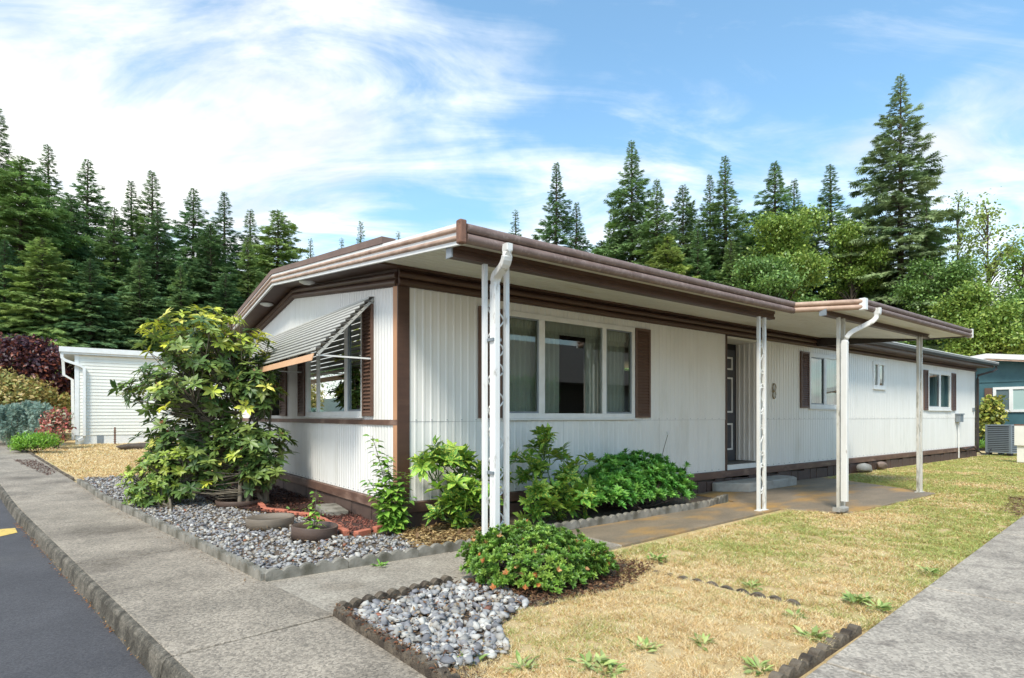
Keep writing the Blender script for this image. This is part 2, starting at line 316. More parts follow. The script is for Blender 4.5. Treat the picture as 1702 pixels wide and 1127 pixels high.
# driveway slabs on the right
DA, DB = G(1338, 1125), G(1676, 875)
dd = (DB-DA); dd = dd[:2]/np.linalg.norm(dd[:2]); dn = np.array([dd[1], -dd[0]])
DRV = MB().prism([tuple(DA[:2]-dd*3+dn*.05), tuple(DA[:2]+dd*26+dn*.05), tuple(DA[:2]+dd*26+dn*5), tuple(DA[:2]-dd*3+dn*5)], -.15, -.08).build('driveway', M_BEDSOIL, kind='structure')
sj = [-3.0, .25, 2.2, 5.1, 8.2, 11.5, 15, 19, 26]
for a, b in zip(sj[:-1], sj[1:]):
    for c, d in ((0, 2.4), (2.41, 5)):
        q = [DA[:2]+dd*(a+.010)+dn*c, DA[:2]+dd*(b-.010)+dn*c, DA[:2]+dd*(b-.010)+dn*d, DA[:2]+dd*(a+.010)+dn*d]
        slab('driveway_slab', [tuple(p) for p in q], M_DRIVE, .0, .1, DRV)
MB().prism([(24, -40), (30, -40), (30, 40), (24, 40)], -.05, .0).build('back_road', M_ROAD, kind='structure')
# ================================================================ HOUSE
HOUSE = thing('mobile_home', (0, 0, 0), 'long white ribbed-metal mobile home with brown trim and a covered porch', 'house')
ZB, ZT, LEN, WID = .306, 2.68, 20.12, 7.5
ZMID = 1.19
RY = 3.75
ztop = lambda y: 2.79+.1225*((y if y < RY else 2*RY-y)+1.85)
zbot = lambda y: ztop(y)-.165
gab = lambda y: min(ZT+.128*(y-.1), ZT+.128*(2*RY-.1-y)) if y > .1 else ZT
w1a, w1b = 1.40, WX(1052.5); W1 = (w1a, w1b, 1.235, 2.56)
W2 = (WX(1343.5), WX(1398.5), 1.43, 2.55); W3 = (WX(1450), WX(1469.5), 1.93, 2.56); W4 = (WX(1541), WX(1579), 1.44, 2.52)
DOORX = (6.2, 7.26)
GW1 = (.95, 3.14, 1.265, 2.53); GW2 = (4.55, 6.6, 1.265, 2.53)
def siding(parent, axis, a0, a1, z0, z1, pitch, depth, holes, name, mat=M_SIDE, off=0.0):
    ss = [a0]; k = 0
    prof = [(0, 0), (.58, 0), (.70, 1), (.90, 1)]
    pts = []; a = a0
    while a < a1-1e-6:
        for f, h in prof:
            if a+f*pitch < a1-1e-6: pts.append((a+f*pitch, h))
        a += pitch
    pts.append((a1, 0 if depth else 0))
    def hv(x):
        f = ((x-a0)/pitch) % 1.0
        return 0 if f < .58 else ((f-.58)/.12 if f < .7 else (1 if f < .9 else (1-f)/.1))
    for h in holes:
        for e in h[:2]:
            if a0 < e < a1: pts.append((e, hv(e)))
    pts = sorted(set(pts)); mb = MB()
    P = (lambda a, h, z: (a, -off-depth*h, z)) if axis == 'x' else (lambda a, h, z: (-off-depth*h, a, z))
    for (p, hp), (q, hq) in zip(pts[:-1], pts[1:]):
        if q-p < 1e-5: continue
        m = (p+q)/2; iv = [(z0, None)]
        segs = []; lo = z0
        for h in sorted([h for h in holes if h[0] <= m <= h[1]], key=lambda h: h[2]):
            if h[3] <= z0: continue
            if h[2] > lo: segs.append((lo, h[2]))
            lo = max(lo, h[3])
        segs.append((lo, None))
        for s0, s1 in segs:
            t0 = (z1(p) if callable(z1) else z1); t1 = (z1(q) if callable(z1) else z1)
            if s1 is not None: t0, t1 = min(t0, s1), min(t1, s1)
            if s0 >= min(t0, t1)-1e-4: continue
            mb.add([P(p, hp, s0), P(q, hq, s0), P(q, hq, t1), P(p, hp, t0)], [(0, 1, 2, 3)])
    if not mb.v: return
    par = {}
    def find(a):
        while par.setdefault(a, a) != a: a = par[a]
        return a
    key = lambda p: tuple(round(c, 4) for c in p)
    for f_ in mb.f:
        ks = [key(mb.v[i]) for i in f_]
        for k2 in ks[1:]: par[find(k2)] = find(ks[0])
    for f_ in mb.f:       # neighbouring strips meet along an edge
        pass
    groups = {}
    for f_ in mb.f: groups.setdefault(find(key(mb.v[f_[0]])), []).append(f_)
    o = None
    for fs in groups.values():
        m2 = MB()
        for f_ in fs: m2.add([mb.v[i] for i in f_], [(0, 1, 2, 3)])
        o = m2.build(name, mat, parent)
    return o
LH = [W1, W2, W3, W4, (DOORX[0], DOORX[1], 0, 2.66)]
MB
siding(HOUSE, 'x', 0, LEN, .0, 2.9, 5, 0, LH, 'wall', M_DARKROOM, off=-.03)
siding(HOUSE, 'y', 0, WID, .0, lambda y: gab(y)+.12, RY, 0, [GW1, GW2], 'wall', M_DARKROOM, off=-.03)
x = .12
cuts = [.12]+[.42+1.0*i for i in range(1, 6)]+[DOORX[0]]
cuts2 = [DOORX[1]]+[8.1+i*1.0 for i in range(0, 12)]+[LEN]
for cs in (cuts, cuts2):
    for a, b in zip(cs[:-1], cs[1:]):
        if b-a < .05: continue
        siding(HOUSE, 'x', a+.001, b-.001, ZB, ZMID, .1, .006, LH, 'siding_panel', off=.004)
        siding(HOUSE, 'x', a+.001, b-.001, ZMID+.002, ZT+.02, .1, .007, LH, 'siding_panel', off=.008)
for i in range(8):
    a, b = (.1 if i == 0 else i*.96), min((i+1)*.96, WID-.02)
    siding(HOUSE, 'y', a+.001, b-.001, ZB, 1.165, .08, .007, [], 'siding_panel', off=.004)
    siding(HOUSE, 'y', a+.001, b-.001, 1.20, lambda y: gab(y)+.03, .08, .008, [GW1, GW2], 'siding_panel', off=.005)
mb = MB()
for i in range(int(LEN*5)):
    xx = .2+i*.2
    if DOORX[0]-.1 < xx < DOORX[1]+.1: continue
    for zz in (ZMID+.02, ZB+.03): mb.box((xx-.005, -.018, zz-.005), (xx+.005, -.006, zz+.005))
for i in range(int(WID*6)):
    yy = .15+i*.16
    mb.box((-.018, yy-.005, ZB+.02), (-.004, yy+.005, ZB+.03))
mb.build('siding_screws', M_GREY, HOUSE, kind='stuff')
# back walls so that the rooms are dark
MB().box((LEN-.05, .04, 0), (LEN, WID, 2.8)).build('end_wall', M_SIDE, HOUSE)
MB().box((0, WID-.05, 0), (LEN-.05, WID, 2.8)).build('back_wall', M_SIDE, HOUSE)
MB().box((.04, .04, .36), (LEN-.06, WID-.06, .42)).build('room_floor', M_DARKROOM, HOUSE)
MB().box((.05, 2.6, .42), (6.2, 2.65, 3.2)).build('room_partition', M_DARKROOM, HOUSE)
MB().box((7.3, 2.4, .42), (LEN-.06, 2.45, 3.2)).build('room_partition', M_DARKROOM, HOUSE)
# corner boards
MB().box((-.022, 0, .0), (.0, .10, ZT+.02)).build('corner_board', M_TANB, HOUSE, label='tan side of the corner board')  # gable board in a lighter tan than the brown long-side board
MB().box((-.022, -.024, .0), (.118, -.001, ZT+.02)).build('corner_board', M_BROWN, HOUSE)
MB().box((LEN-.02, -.024, .0), (LEN+.02, .05, ZT+.02)).build('corner_board', M_GUT, HOUSE)
# frieze: two rounded brown mouldings under the eaves
def roll(parent, path, r, mat, name, flip=1):
    mb = MB(); sec = [(flip*p[0], p[1]) for p in half_round(r)]
    mb.sweep(path, sec, smooth=True); return mb.build(name, mat, parent)
for z, r in ((2.715, .042), (2.80, .045)):
    roll(HOUSE, [(-.02, -.024, z), (LEN, -.024, z)], r, M_BROWN, 'frieze_moulding')
MB().box((-.01, -.026, 2.675), (LEN, .02, 2.90)).build('frieze_board', M_BROWN, HOUSE)
for k, dz in enumerate((.045, .125)):
    for (ya, yb) in ((0, RY), (RY, WID)):
        roll(HOUSE, [(-.014, ya, gab(ya)+dz-(.013 if ya == 0 else 0)), (-.014, yb, gab(yb)+dz)], .042, M_BROWN, 'frieze_moulding', -1)
mb = MB()
for (ya, yb) in ((0, RY), (RY, WID)):
    z0, z1 = ZT+.128*(-.1) if ya == 0 else gab(ya), gab(yb)
    mb.add([(-.02, ya, z0), (-.02, yb, z1), (-.02, yb, z1+.3), (-.02, ya, z0+.2), (.02, ya, z0), (.02, yb, z1), (.02, yb, z1+.3), (.02, ya, z0+.2)],
           [(0, 1, 2, 3), (7, 6, 5, 4), (0, 4, 5, 1), (3, 2, 6, 7)])
mb.build('frieze_board', M_BROWN, HOUSE)
MB().box((-.024, .0, 1.152), (-.004, WID, 1.212)).build('belt_trim', M_TRIM, HOUSE)
# ---- roofs
XE = -.36; XR = 20.42; YE = -.38; YF = -1.85; PX1 = 9.45
def slope_slab(mb, x0, x1, y0, y1, zf0, zf1):
    mb.add([(x0, y0, zf0(y0)), (x1, y0, zf0(y0)), (x1, y1, zf0(y1)), (x0, y1, zf0(y1)), (x0, y0, zf1(y0)), (x1, y0, zf1(y0)), (x1, y1, zf1(y1)), (x0, y1, zf1(y1))],
           [(3, 2, 1, 0), (4, 5, 6, 7), (0, 1, 5, 4), (1, 2, 6, 5), (2, 3, 7, 6), (3, 0, 4, 7)])
mb = MB()
slope_slab(mb, XE+.05, XR, YE, RY, lambda y: ztop(y)-.03, lambda y: ztop(y)+.012)
slope_slab(mb, XE+.05, XR, RY, 2*RY-YE, lambda y: ztop(y)-.03, lambda y: ztop(y)+.012)
mb.build('roof', M_ROOF, HOUSE)
mb = MB(); slope_slab(mb, XE+.05, PX1-.04, YF+.05, YE-.002, lambda y: ztop(y)-.04, lambda y: ztop(y)-.004)
mb.build('porch_roof', M_ROOF, HOUSE)
# brown raised edge on the main roof's rake
mb = MB()
slope_slab(mb, XE-.01, XE+.14, YE, RY, lambda y: ztop(y)+.014, lambda y: ztop(y)+.085)
slope_slab(mb, XE-.01, XE+.14, RY, 2*RY-YE, lambda y: ztop(y)+.014, lambda y: ztop(y)+.085)
mb.build('rake_cap', M_ROOFB, HOUSE)
# rake fascia (gable side): white board with two tan rolls
mb = MB()
for ya, yb in ((YF, RY), (RY, 2*RY-YF)):
    slope_slab(mb, XE, XE+.03, ya, yb, zbot, lambda y: ztop(y)+.01)
mb.build('rake_fascia', M_WHITE, HOUSE)
for ya, yb in ((YF+.03, RY), (RY, 2*RY-YF)):
    for dz in (-.040, -.110): roll(HOUSE, [(XE, ya, ztop(ya)+dz), (XE, yb, ztop(yb)+dz)], .0215, M_ROLLT, 'fascia_roll', -1)
MB().box((XE-.035, YF-.05, zbot(YF)-.0), (XE+.03, YF+.02, ztop(YF)+.025)).build('fascia_corner_cap', M_RUST, HOUSE, bevel=.012)
# front fascia (porch): brown rolls; bump-out round the porch
IN, OUT, YB = 4.90, 5.20, -2.60
zf = ztop(YF)
def front_fascia(P, Q, zt, cap=True):
    mb = MB(); mb.sweep([P+(zt-.075,), Q+(zt-.075,)], RECT(.03, .15)); mb.build('front_fascia', M_ROLLB, HOUSE)
    d = Vector(Q)-Vector(P); n = Vector((d.y, -d.x)).normalized()*.015
    for dz, r in ((-.035, .040), (-.115, .040)):
        roll(HOUSE, [(P[0]+n.x, P[1]+n.y, zt+dz), (Q[0]+n.x, Q[1]+n.y, zt+dz)], r, M_ROLLB, 'fascia_roll', 1)
front_fascia((XE+.04, YF), (IN, YF), zf)
zb2 = 2.745
def fascia3(P, Q):
    d = Vector(Q)-Vector(P); d2 = Vector((d.x, d.y)); n = Vector((d2.y, -d2.x)).normalized()*.015
    mb = MB(); mb.sweep([(P[0], P[1], P[2]-.065), (Q[0], Q[1], Q[2]-.065)], RECT(.03, .13)); mb.build('front_fascia', M_ROLLB, HOUSE)
    for dz in (-.03, -.1): roll(HOUSE, [(P[0]+n.x, P[1]+n.y, P[2]+dz), (Q[0]+n.x, Q[1]+n.y, Q[2]+dz)], .035, M_ROLLT if abs(d.x) < 1 else M_ROLLB, 'fascia_roll', 1)
fascia3((IN, YF, zf-.01), (OUT, YB, zb2)); fascia3((OUT, YB, zb2), (PX1, YB, zb2))
MB().box((OUT-.045, YB-.05, zb2-.14), (OUT+.04, YB+.03, zb2+.01)).build('fascia_corner_cap', M_WHITE, HOUSE, bevel=.008)
MB().box((PX1, YB-.06, zb2-.145), (PX1+.02, YB+.03, zb2+.005)).build('fascia_end_cap', M_WHITE, HOUSE)
mb = MB(); mb.add([(IN, YF+.02, zf-.06), (OUT, YB+.02, zb2-.05), (PX1, YB+.02, zb2-.05), (PX1, YF+.02, zf-.06), (IN, YF+.02, zf-.01), (OUT, YB+.02, zb2-.006), (PX1, YB+.02, zb2-.006), (PX1, YF+.02, zf-.01)],
       [(3, 2, 1, 0), (4, 5, 6, 7), (0, 1, 5, 4), (1, 2, 6, 5), (2, 3, 7, 6), (3, 0, 4, 7)]); mb.build('porch_roof', M_ROOF, HOUSE)
mb = MB(); slope_slab(mb, PX1-.03, PX1, YB+.03, -.05, lambda y: (zb2-.13 if y < -2 else 2.70), lambda y: (zb2-.002 if y < -2 else ztop(-.05)-.05)); mb.build('porch_end_board', M_GUT, HOUSE)
# porch ceiling planks (run along the house)
n = 13; zc = lambda y: zbot(y)+.035
for i in range(n):
    y0 = YF+.03+(abs(YF)-.05)/n*i; y1 = y0+(abs(YF)-.05)/n-.012
    mb = MB(); slope_slab(mb, XE+.04, PX1-.04, y0, y1, zc, lambda y: zc(y)+.012); mb.build('ceiling_plank', M_CEIL, HOUSE)
for i in range(5):
    t0, t1 = i/5, (i+.96)/5; L_ = lambda t: (IN+(OUT-IN)*t+.03, YF+(YB-YF)*t+.02, zc(YF)+(zb2-.115-zc(YF))*t)
    a, b = L_(t0), L_(t1); mb = MB()
    mb.add([a, (PX1-.04, a[1], a[2]), (PX1-.04, b[1], b[2]), b]+[(a[0], a[1], a[2]+.01), (PX1-.04, a[1], a[2]+.01), (PX1-.04, b[1], b[2]+.01), (b[0], b[1], b[2]+.01)],
           [(0, 1, 2, 3), (7, 6, 5, 4), (0, 4, 5, 1), (1, 5, 6, 2), (2, 6, 7, 3), (3, 7, 4, 0)]); mb.build('ceiling_plank', M_CEIL, HOUSE)
mb = MB()
for ya, yb in ((.0, RY), (RY, WID)): slope_slab(mb, XE+.03, -.0, ya, yb, lambda y: zbot(y)+.012, lambda y: zbot(y)+.03)
mb.build('gable_soffit', M_BROWN, HOUSE)
mb = MB(); slope_slab(mb, XE+.03, PX1, -.14, .02, lambda y: zbot(y)+.01, lambda y: zbot(y)+.05); mb.build('soffit_trim', M_BROWN, HOUSE)
for yy in (2.55, 4.75):
    mb = MB(); mb.tube([(-.19, yy, zbot(yy)+.012), (-.19, yy, zbot(yy)-.004), (-.19, yy, zbot(yy)-.03)], [.11, .11, .05], 14); o = mb.build('soffit_light', M_WHITE, HOUSE)  # white oval light fitting under the gable overhang
# eave beyond the porch: soffit, brown fascia, dark gutter
mb = MB(); slope_slab(mb, PX1+.02, XR, YE, 0, lambda y: 2.80, lambda y: 2.83); mb.build('eave_soffit', M_BROWN, HOUSE)
MB().box((PX1+.02, YE-.02, 2.78), (XR, YE, 2.95)).build('eave_fascia', M_BROWN, HOUSE)
mb = MB(); mb.sweep([(PX1-.2, YE-.075, 2.895), (XR+.15, YE-.075, 2.895)], [(-.05, -.055), (.03, -.055), (.055, .0), (.055, .05), (.045, .05), (.02, -.04), (-.05, -.04)]); mb.build('gutter', M_GUT, HOUSE)
mb = MB(); mb.box((PX1, YE-.14, 2.946), (XR+.1, YE-.118, 2.962)); mb.build('roof_edge_strip', M_WHITE, HOUSE)
# beams
def beam(x0, x1, y, z0, z1):
    mb = MB(); h = (z1-z0)
    mb.sweep([(x0, y, z0), (x1, y, z0)], [(-.04, 0), (.04, 0), (.04, h*.28), (.026, h*.33), (.026, h*.62), (.04, h*.67), (.04, h), (-.04, h)]); o = mb.build('porch_beam', M_BROWN, HOUSE)
    MB().box((x0-.004, y-.045, z0-.004), (x0+.01, y+.045, z1)).build('beam_end_cap', M_GREY, o)
beam(-.33, 4.8, -1.62, 2.575, 2.685); beam(5.0, 8.75, -2.2, 2.575, 2.655)
# ---- posts
def scroll(mb, cx, y, z, w, h, sgn):
    pts = []
    for i in range(26):
        t = i/25; a = t*2*math.pi*1.0
        px = cx+sgn*w*math.sin(math.pi*2*t)*(.9); pz = z+h*(t-.5)
        pts.append((px, y, pz))
    mb.tube(pts, .008, 5)
    for e, s2 in ((-.5, -1), (.5, 1)):
        c = (cx+sgn*s2*w*.35, z+h*e); q = []
        for i in range(14):
            a = i/13*1.6*math.pi; r = w*.75*(1-.55*i/13)
            q.append((c[0]-sgn*s2*r*math.cos(a), y, c[1]+s2*r*math.sin(a)*1.1))
        mb.tube(q, .008, 5)
def post(xa, xb, y, z1, mat, z0=-.01):
    base = MB().box((xa-.04, y-.04, z0), (xb+.04, y+.04, z0+.012)); p = base.build('porch_post', mat, HOUSE)
    for xx in (xa, xb): MB().box((xx-.02, y-.02, z0+.012), (xx+.02, y+.02, z1)).build('post_tube', mat, p, bevel=.003)
    w = (xb-xa-.04)/2
    for k, zc_ in enumerate((2.02, 1.48, .93, .42)):
        mb = MB(); scroll(mb, (xa+xb)/2, y, zc_, w*.95, .34, 1 if k % 2 else -1); mb.build('scroll', mat, p)
post(.03, .265, -1.62, 2.60, M_WORN)
post(4.42, 4.56, -1.64, 2.58, M_WORN); post(5.36, 5.50, -2.24, 2.58, M_OLDPOST); post(8.30, 8.42, -2.22, 2.60, M_OLDPOST)
# ---- downspouts
def spout(path, mat, w=.078, h=.058, name='downspout', bands=()):
    mb = MB(); mb.sweep(path, RECT(w, h)); o = mb.build(name, mat, HOUSE, bevel=.008)
    return o
arc = lambda A, B, C, n=6: [tuple(A[k]*(1-t)**2+2*B[k]*t*(1-t)+C[k]*t*t for k in range(3)) for t in np.linspace(0, 1, n)]
d1 = spout([(.045, -1.93, 2.68)]+arc((.045, -1.93, 2.62), (.05, -1.92, 2.53), (.06, -1.84, 2.50))+arc((.075, -1.74, 2.465), (.08, -1.70, 2.445), (.085, -1.695, 2.36))+[(.085, -1.695, .16)], M_WORN, .08, .06)
for zz in (2.52, 2.505, 2.49, 2.46, 2.445, 2.43):
    pass
for zz in (.75, 1.9): MB().box((.085-.047, -1.729, zz), (.085+.047, -1.60, zz+.025)).build('strap', M_GREY, d1)
d2 = spout([(5.5, -2.66, 2.66)]+arc((5.5, -2.66, 2.62), (5.5, -2.66, 2.51), (5.46, -2.58, 2.47))+arc((5.385, -2.42, 2.38), (5.345, -2.335, 2.33), (5.34, -2.325, 2.20))+[(5.34, -2.325, .12)], M_WORN, .08, .06)
mb = MB(); mb.sweep([(5.02, -2.36, .045), (5.12, -2.37, .03), (5.30, -2.34, .03)], RECT(.10, .06)); mb.build('downspout_shoe', M_CONC, HOUSE, bevel=.015)
d3 = spout([(20.5, YE-.075, 2.85), (20.5, YE-.075, 2.76), (20.4, YE, 2.68), (20.16, -.08, 2.56), (20.12, -.075, 2.45), (20.12, -.075, .1)], M_GUT, .07, .06)
# ---- skirting and trim
MB().box((-.02, -.055, .19), (DOORX[0], -.002, ZB-.004)).build('base_trim', M_TRIM, HOUSE, bevel=.006)
MB().box((DOORX[0]+.003, -.055, .19), (LEN, -.002, ZB-.004)).build('base_trim', M_TRIM, HOUSE, bevel=.006)
MB().box((-.06, -.052, .19), (-.002, WID, ZB-.004)).build('base_trim', M_TRIM, HOUSE, bevel=.006)
mbs = MB().box((-.12, -.012, -.05), (.12, .012, .188)).mesh('skirting_board', M_SKIRT)
mbl = MB().box((-.30, -.012, -.05), (.30, .012, .188)).mesh('skirting_board', M_SKIRT)
xx = .0; i = 0
while xx < LEN-.1:
    o = link('skirting_board', mbl if xx < 4.5 else mbs, HOUSE); w = .6 if xx < 4.5 else .25
    o.location = (xx+w/2, -.02-.004*(i % 3), -.012*(i % 4)); xx += w+.006; i += 1
yy = .05; i = 0
while yy < WID-.5:
    o = link('skirting_board', mbl, HOUSE); o.location = (-.02-.004*(i % 3), yy+.3, -.003*(i % 2)); o.rotation_euler.z = math.pi/2; yy += .606; i += 1
# ---- windows
def window(axis, a0, a1, z0, z1, mulls, fr=.05, screens=(), proud=.03):
    P = (lambda a, b, d0, d1, c0, c1: ((a, -d1, c0), (b, -d0, c1))) if axis == 'x' else (lambda a, b, d0, d1, c0, c1: ((-d1, a, c0), (-d0, b, c1)))
    mb = MB(); e = .035
    mb.box(*P(a0-e*.3, a1+e*.3, -.04, proud, z0-e*.3, z0+fr)); mb.box(*P(a0-e*.3, a1+e*.3, -.04, proud, z1-fr, z1+e*.3))
    mb.box(*P(a0-e*.3, a0+fr, -.04, proud-.001, z0+fr, z1-fr)); mb.box(*P(a1-fr, a1+e*.3, -.04, proud-.001, z0+fr, z1-fr))
    for m, w in mulls: mb.box(*P(m-w/2, m+w/2, -.04, proud-.004, z0+fr, z1-fr))
    o = mb.build('window', M_WHITE, HOUSE, bevel=.004)
    MB().box(*P(a0-.02, a1+.02, .0, proud+.02, z0-.035, z0-.0115)).build('sill', M_WHITE, o)
    ed = [a0+fr]+sum([[m-w/2, m+w/2] for m, w in mulls], [])+[a1-fr]
    for k in range(0, len(ed), 2):
        q = MB(); A, B = ed[k], ed[k+1]; dd_ = -.004+.008*(k % 4 == 2)
        q.add([P(A, B, 0, dd_, z0+fr, z1-fr)[0], (B, -dd_, z0+fr) if axis == 'x' else (-dd_, B, z0+fr), (B, -dd_, z1-fr) if axis == 'x' else (-dd_, B, z1-fr), (A, -dd_, z1-fr) if axis == 'x' else (-dd_, A, z1-fr)], [(0, 1, 2, 3)])
        q.build('pane', M_GLASS, o)
        if k//2 in screens:
            s = .022; s2 = MB()
            for bx_ in (P(A, A+s, .006, .016, z0+fr, z1-fr), P(B-s, B, .006, .016, z0+fr, z1-fr), P(A+s, B-s, .006, .016, z0+fr, z0+fr+s), P(A+s, B-s, .006, .016, z1-fr-s, z1-fr)): s2.box(*bx_)
            s2.build('sash_frame', M_GREY, o)
    return o
window('x', *W1, [(WX(899), .10), (WX(1003), .075)], .055, (0, 2))
window('x', *W2, [(WX(1370), .10)], .07, (0,)); window('x', *W3, [(WX(1459), .10)], .07); window('x', *W4, [(WX(1561), .12)], .08, (0,))
window('y', *GW1, [(WY(577.5), .10), (WY(529.5), .05)], .05, (0,)); window('y', *GW2, [(5.1, .06), (6.0, .06)], .05)
# shutters with slats
slat_cache = {}
def shutter(axis, a0, a1, z0, z1):
    a0, a1 = min(a0, a1), max(a0, a1); w = a1-a0; f = .035
    P = (lambda a, b, d0, d1, c0, c1: ((a, -d1, c0), (b, -d0, c1))) if axis == 'x' else (lambda a, b, d0, d1, c0, c1: ((-d1, a, c0), (-d0, b, c1)))
    mb = MB(); mb.box(*P(a0, a1, .015, .024, z0, z1)); mb.box(*P(a0, a0+f, .0245, .045, z0, z1)); mb.box(*P(a1-f, a1, .0245, .045, z0, z1))
    mb.box(*P(a0+f, a1-f, .0245, .044, z0, z0+f)); mb.box(*P(a0+f, a1-f, .0245, .044, z1-f, z1))
    o = mb.build('shutter', M_SHUT, HOUSE)
    n = int((z1-z0-2*f)/.044); key = (round(w, 3),)
    if key not in slat_cache:
        s = MB(); hw = w/2-f-.002; s.add([(-hw, 0, .0), (hw, 0, .0), (hw, -.022, -.034), (-hw, -.022, -.034), (-hw, .004, -.034), (hw, .004, -.034)], [(0, 1, 2, 3), (3, 2, 5, 4), (0, 3, 4), (1, 5, 2)]); slat_cache[key] = s.mesh('slat', M_SHUT)
    for i in range(n):
        q = link('slat', slat_cache[key], o); zz = z1-f-(i+.1)*(z1-z0-2*f)/n
        if axis == 'x': q.location = ((a0+a1)/2, -.025, zz)
        else: q.location = (-.025, (a0+a1)/2, zz); q.rotation_euler.z = -math.pi/2
shutter('x', 1.03, 1.37, 1.23, 2.57); shutter('x', WX(1053.5), WX(1078), 1.23, 2.57)
shutter('x', WX(1328.5), WX(1342.5), 1.42, 2.56); shutter('x', WX(1399.2), WX(1406.5), 1.42, 2.56)
shutter('x', WX(1533.5), WX(1540.2), 1.42, 2.52); shutter('x', WX(1579.8), WX(1586.5), 1.42, 2.53)
shutter('y', .635, .925, 1.255, 2.575); shutter('y', 3.17, 3.50, 1.255, 2.575); shutter('y', 4.15, 4.50, 1.255, 2.575)
# door recess
DX0, DX1 = DOORX; RD = .44
siding(HOUSE, 'y', .0, RD, .40, 2.66, .1, .0, [], 'recess_wall')
HOUSE.children[-1].location = (DX0, 0, 0)
mb = MB(); pts = []
a = 0
prof = []
k = 0
while a < RD:
    for fpos, h in ((0, 0), (.58, 0), (.7, 1), (.9, 1)):
        if a+fpos*.1 < RD: prof.append((a+fpos*.1, h))
    a += .1
prof.append((RD, 0))
for (p, hp), (q, hq) in zip(prof[:-1], prof[1:]):
    mb.add([(DX1-.012*hp, p, .40), (DX1-.012*hq, q, .40), (DX1-.012*hq, q, 2.66), (DX1-.012*hp, p, 2.66)], [(0, 1, 2, 3)])
mb.build('recess_wall', M_SIDE, HOUSE)
MB().box((DX0, .0, 2.62), (DX1, RD+.06, 2.66)).build('recess_ceiling', M_CEIL, HOUSE)
MB().box((DX0+.002, .003, .385), (DX1-.002, RD+.05, .40)).build('threshold', M_TRIM, HOUSE)
MB().box((DX0+.002, -.02, .31), (DX1-.002, .002, .398)).build('door_sill', M_WHITE, HOUSE)
MB().box((DX0-.0, -.03, ZB), (DX0+.03, .0, 2.68)).build('recess_corner_trim', M_BROWN, HOUSE)
MB().box((DX0, RD+.002, .40), (DX1, RD+.06, 2.62)).build('door_frame', M_BLACK, HOUSE)
door = MB().box((DX0+.08, RD-.045, .42), (DX1-.11, RD, 2.50)).build('door', M_DOOR, HOUSE)
dw0, dw1 = DX0+.08, DX1-.11; mid = (dw0+dw1)/2
for (a, b) in ((dw0+.1, mid-.05), (mid+.05, dw1-.1)):
    for (z0, z1) in ((.62, 1.12), (1.32, 1.98), (2.12, 2.36)):
        q = MB(); t = .03
        for bx_ in (((a, RD-.062, z0), (b, RD-.046, z0+t)), ((a, RD-.062, z1-t), (b, RD-.046, z1)), ((a, RD-.062, z0+t), (a+t, RD-.046, z1-t)), ((b-t, RD-.062, z0+t), (b, RD-.046, z1-t))): q.box(*bx_)
        q.build('door_panel_moulding', M_WHITE, door)
mb = MB(); mb.tube([(dw0+.06, RD-.05, 1.35), (dw0+.06, RD-.09, 1.35), (dw0+.06, RD-.11, 1.35)], [.015, .03, .02], 10); mb.build('door_knob', M_GREY, door)
# ornament by the door, meter box
mb = MB()
for zz in (1.80, 1.66): mb.tube([(7.78+.06*math.cos(t*math.pi/6), -.035, zz+.075*math.sin(t*math.pi/6)) for t in range(13)], .008, 5)
mb.tube([(7.72, -.03, 1.73), (7.84, -.03, 1.73)], .008, 5); mb.tube([(7.78, -.03, 1.59), (7.78, -.03, 1.87)], .007, 5)
mb.build('wall_ornament', pmat('brass', srgb(150, 130, 84), srgb(120, 104, 70), 20, .5), HOUSE)
mbx = MB().box((18.2, -.14, 1.08), (18.5, -.014, 1.32)).build('electric_box', M_GREY, HOUSE, bevel=.01)
MB().box((18.18, -.16, 1.30), (18.52, -.012, 1.335)).build('box_lid', M_GREY, mbx)
mb = MB(); mb.tube([(18.35, -.06, 1.08), (18.35, -.06, .0)], .02, 8); mb.build('conduit', M_WHITE, mbx)
MB().box((19.85, -.05, 1.40), (19.95, -.012, 1.52)).build('outlet_cover', M_GREY, HOUSE)
M_SLATD = pmat('grey_awning_slat', srgb(120, 118, 114), srgb(104, 102, 98), 6, .5)
# awning over the gable windows
AW = MB(); ax0, az0, ax1, az1 = -.02, 2.665, -.70, 1.965; ya, yb = .63, 6.3
for yy in (ya+.01, (ya+yb)/2, yb-.04): AW.sweep([(ax0, yy, az0-.035), (ax1+.03, yy, az1-.02)], RECT(.02, .03)) if yy < 1 else None
awn = AW.build('awning', M_ALU, HOUSE); n = 12
for i in range(n):
    t0 = (i+.0)/n; t1 = (i+1.22)/n; p0 = (ax0+(ax1-ax0)*t0, az0+(az1-az0)*t0); p1 = (ax0+(ax1-ax0)*t1, az0+(az1-az0)*t1)
    q = MB(); d = .018
    sec = [(p0[0]+.03, p0[1]-.002), (p0[0]-.03, p0[1]-.006), (p0[0]-.060, p0[1]-.012), (p0[0]-.064, p0[1]-.034)]
    V = [(x, y, z) for y in (ya-.0, yb) for x, z in sec]+[(x+.006, y, z-.008) for y in (ya, yb) for x, z in sec]
    F = []
    for j in range(3): F += [(j, j+1, j+5, j+4), (8+j, 12+j, 13+j, 9+j), (j, 8+j, 9+j, j+1), (4+j, 5+j, 13+j, 12+j)]
    F += [(0, 4, 12, 8), (3, 11, 15, 7)]
    q.add(V, F); so_ = q.build('awning_slat', M_ALU, awn); so_.data.materials.append(M_SLATD)
    for fi in (0, 1, 2, 3, 4, 5, 6, 7, 12): so_.data.polygons[fi].material_index = 1
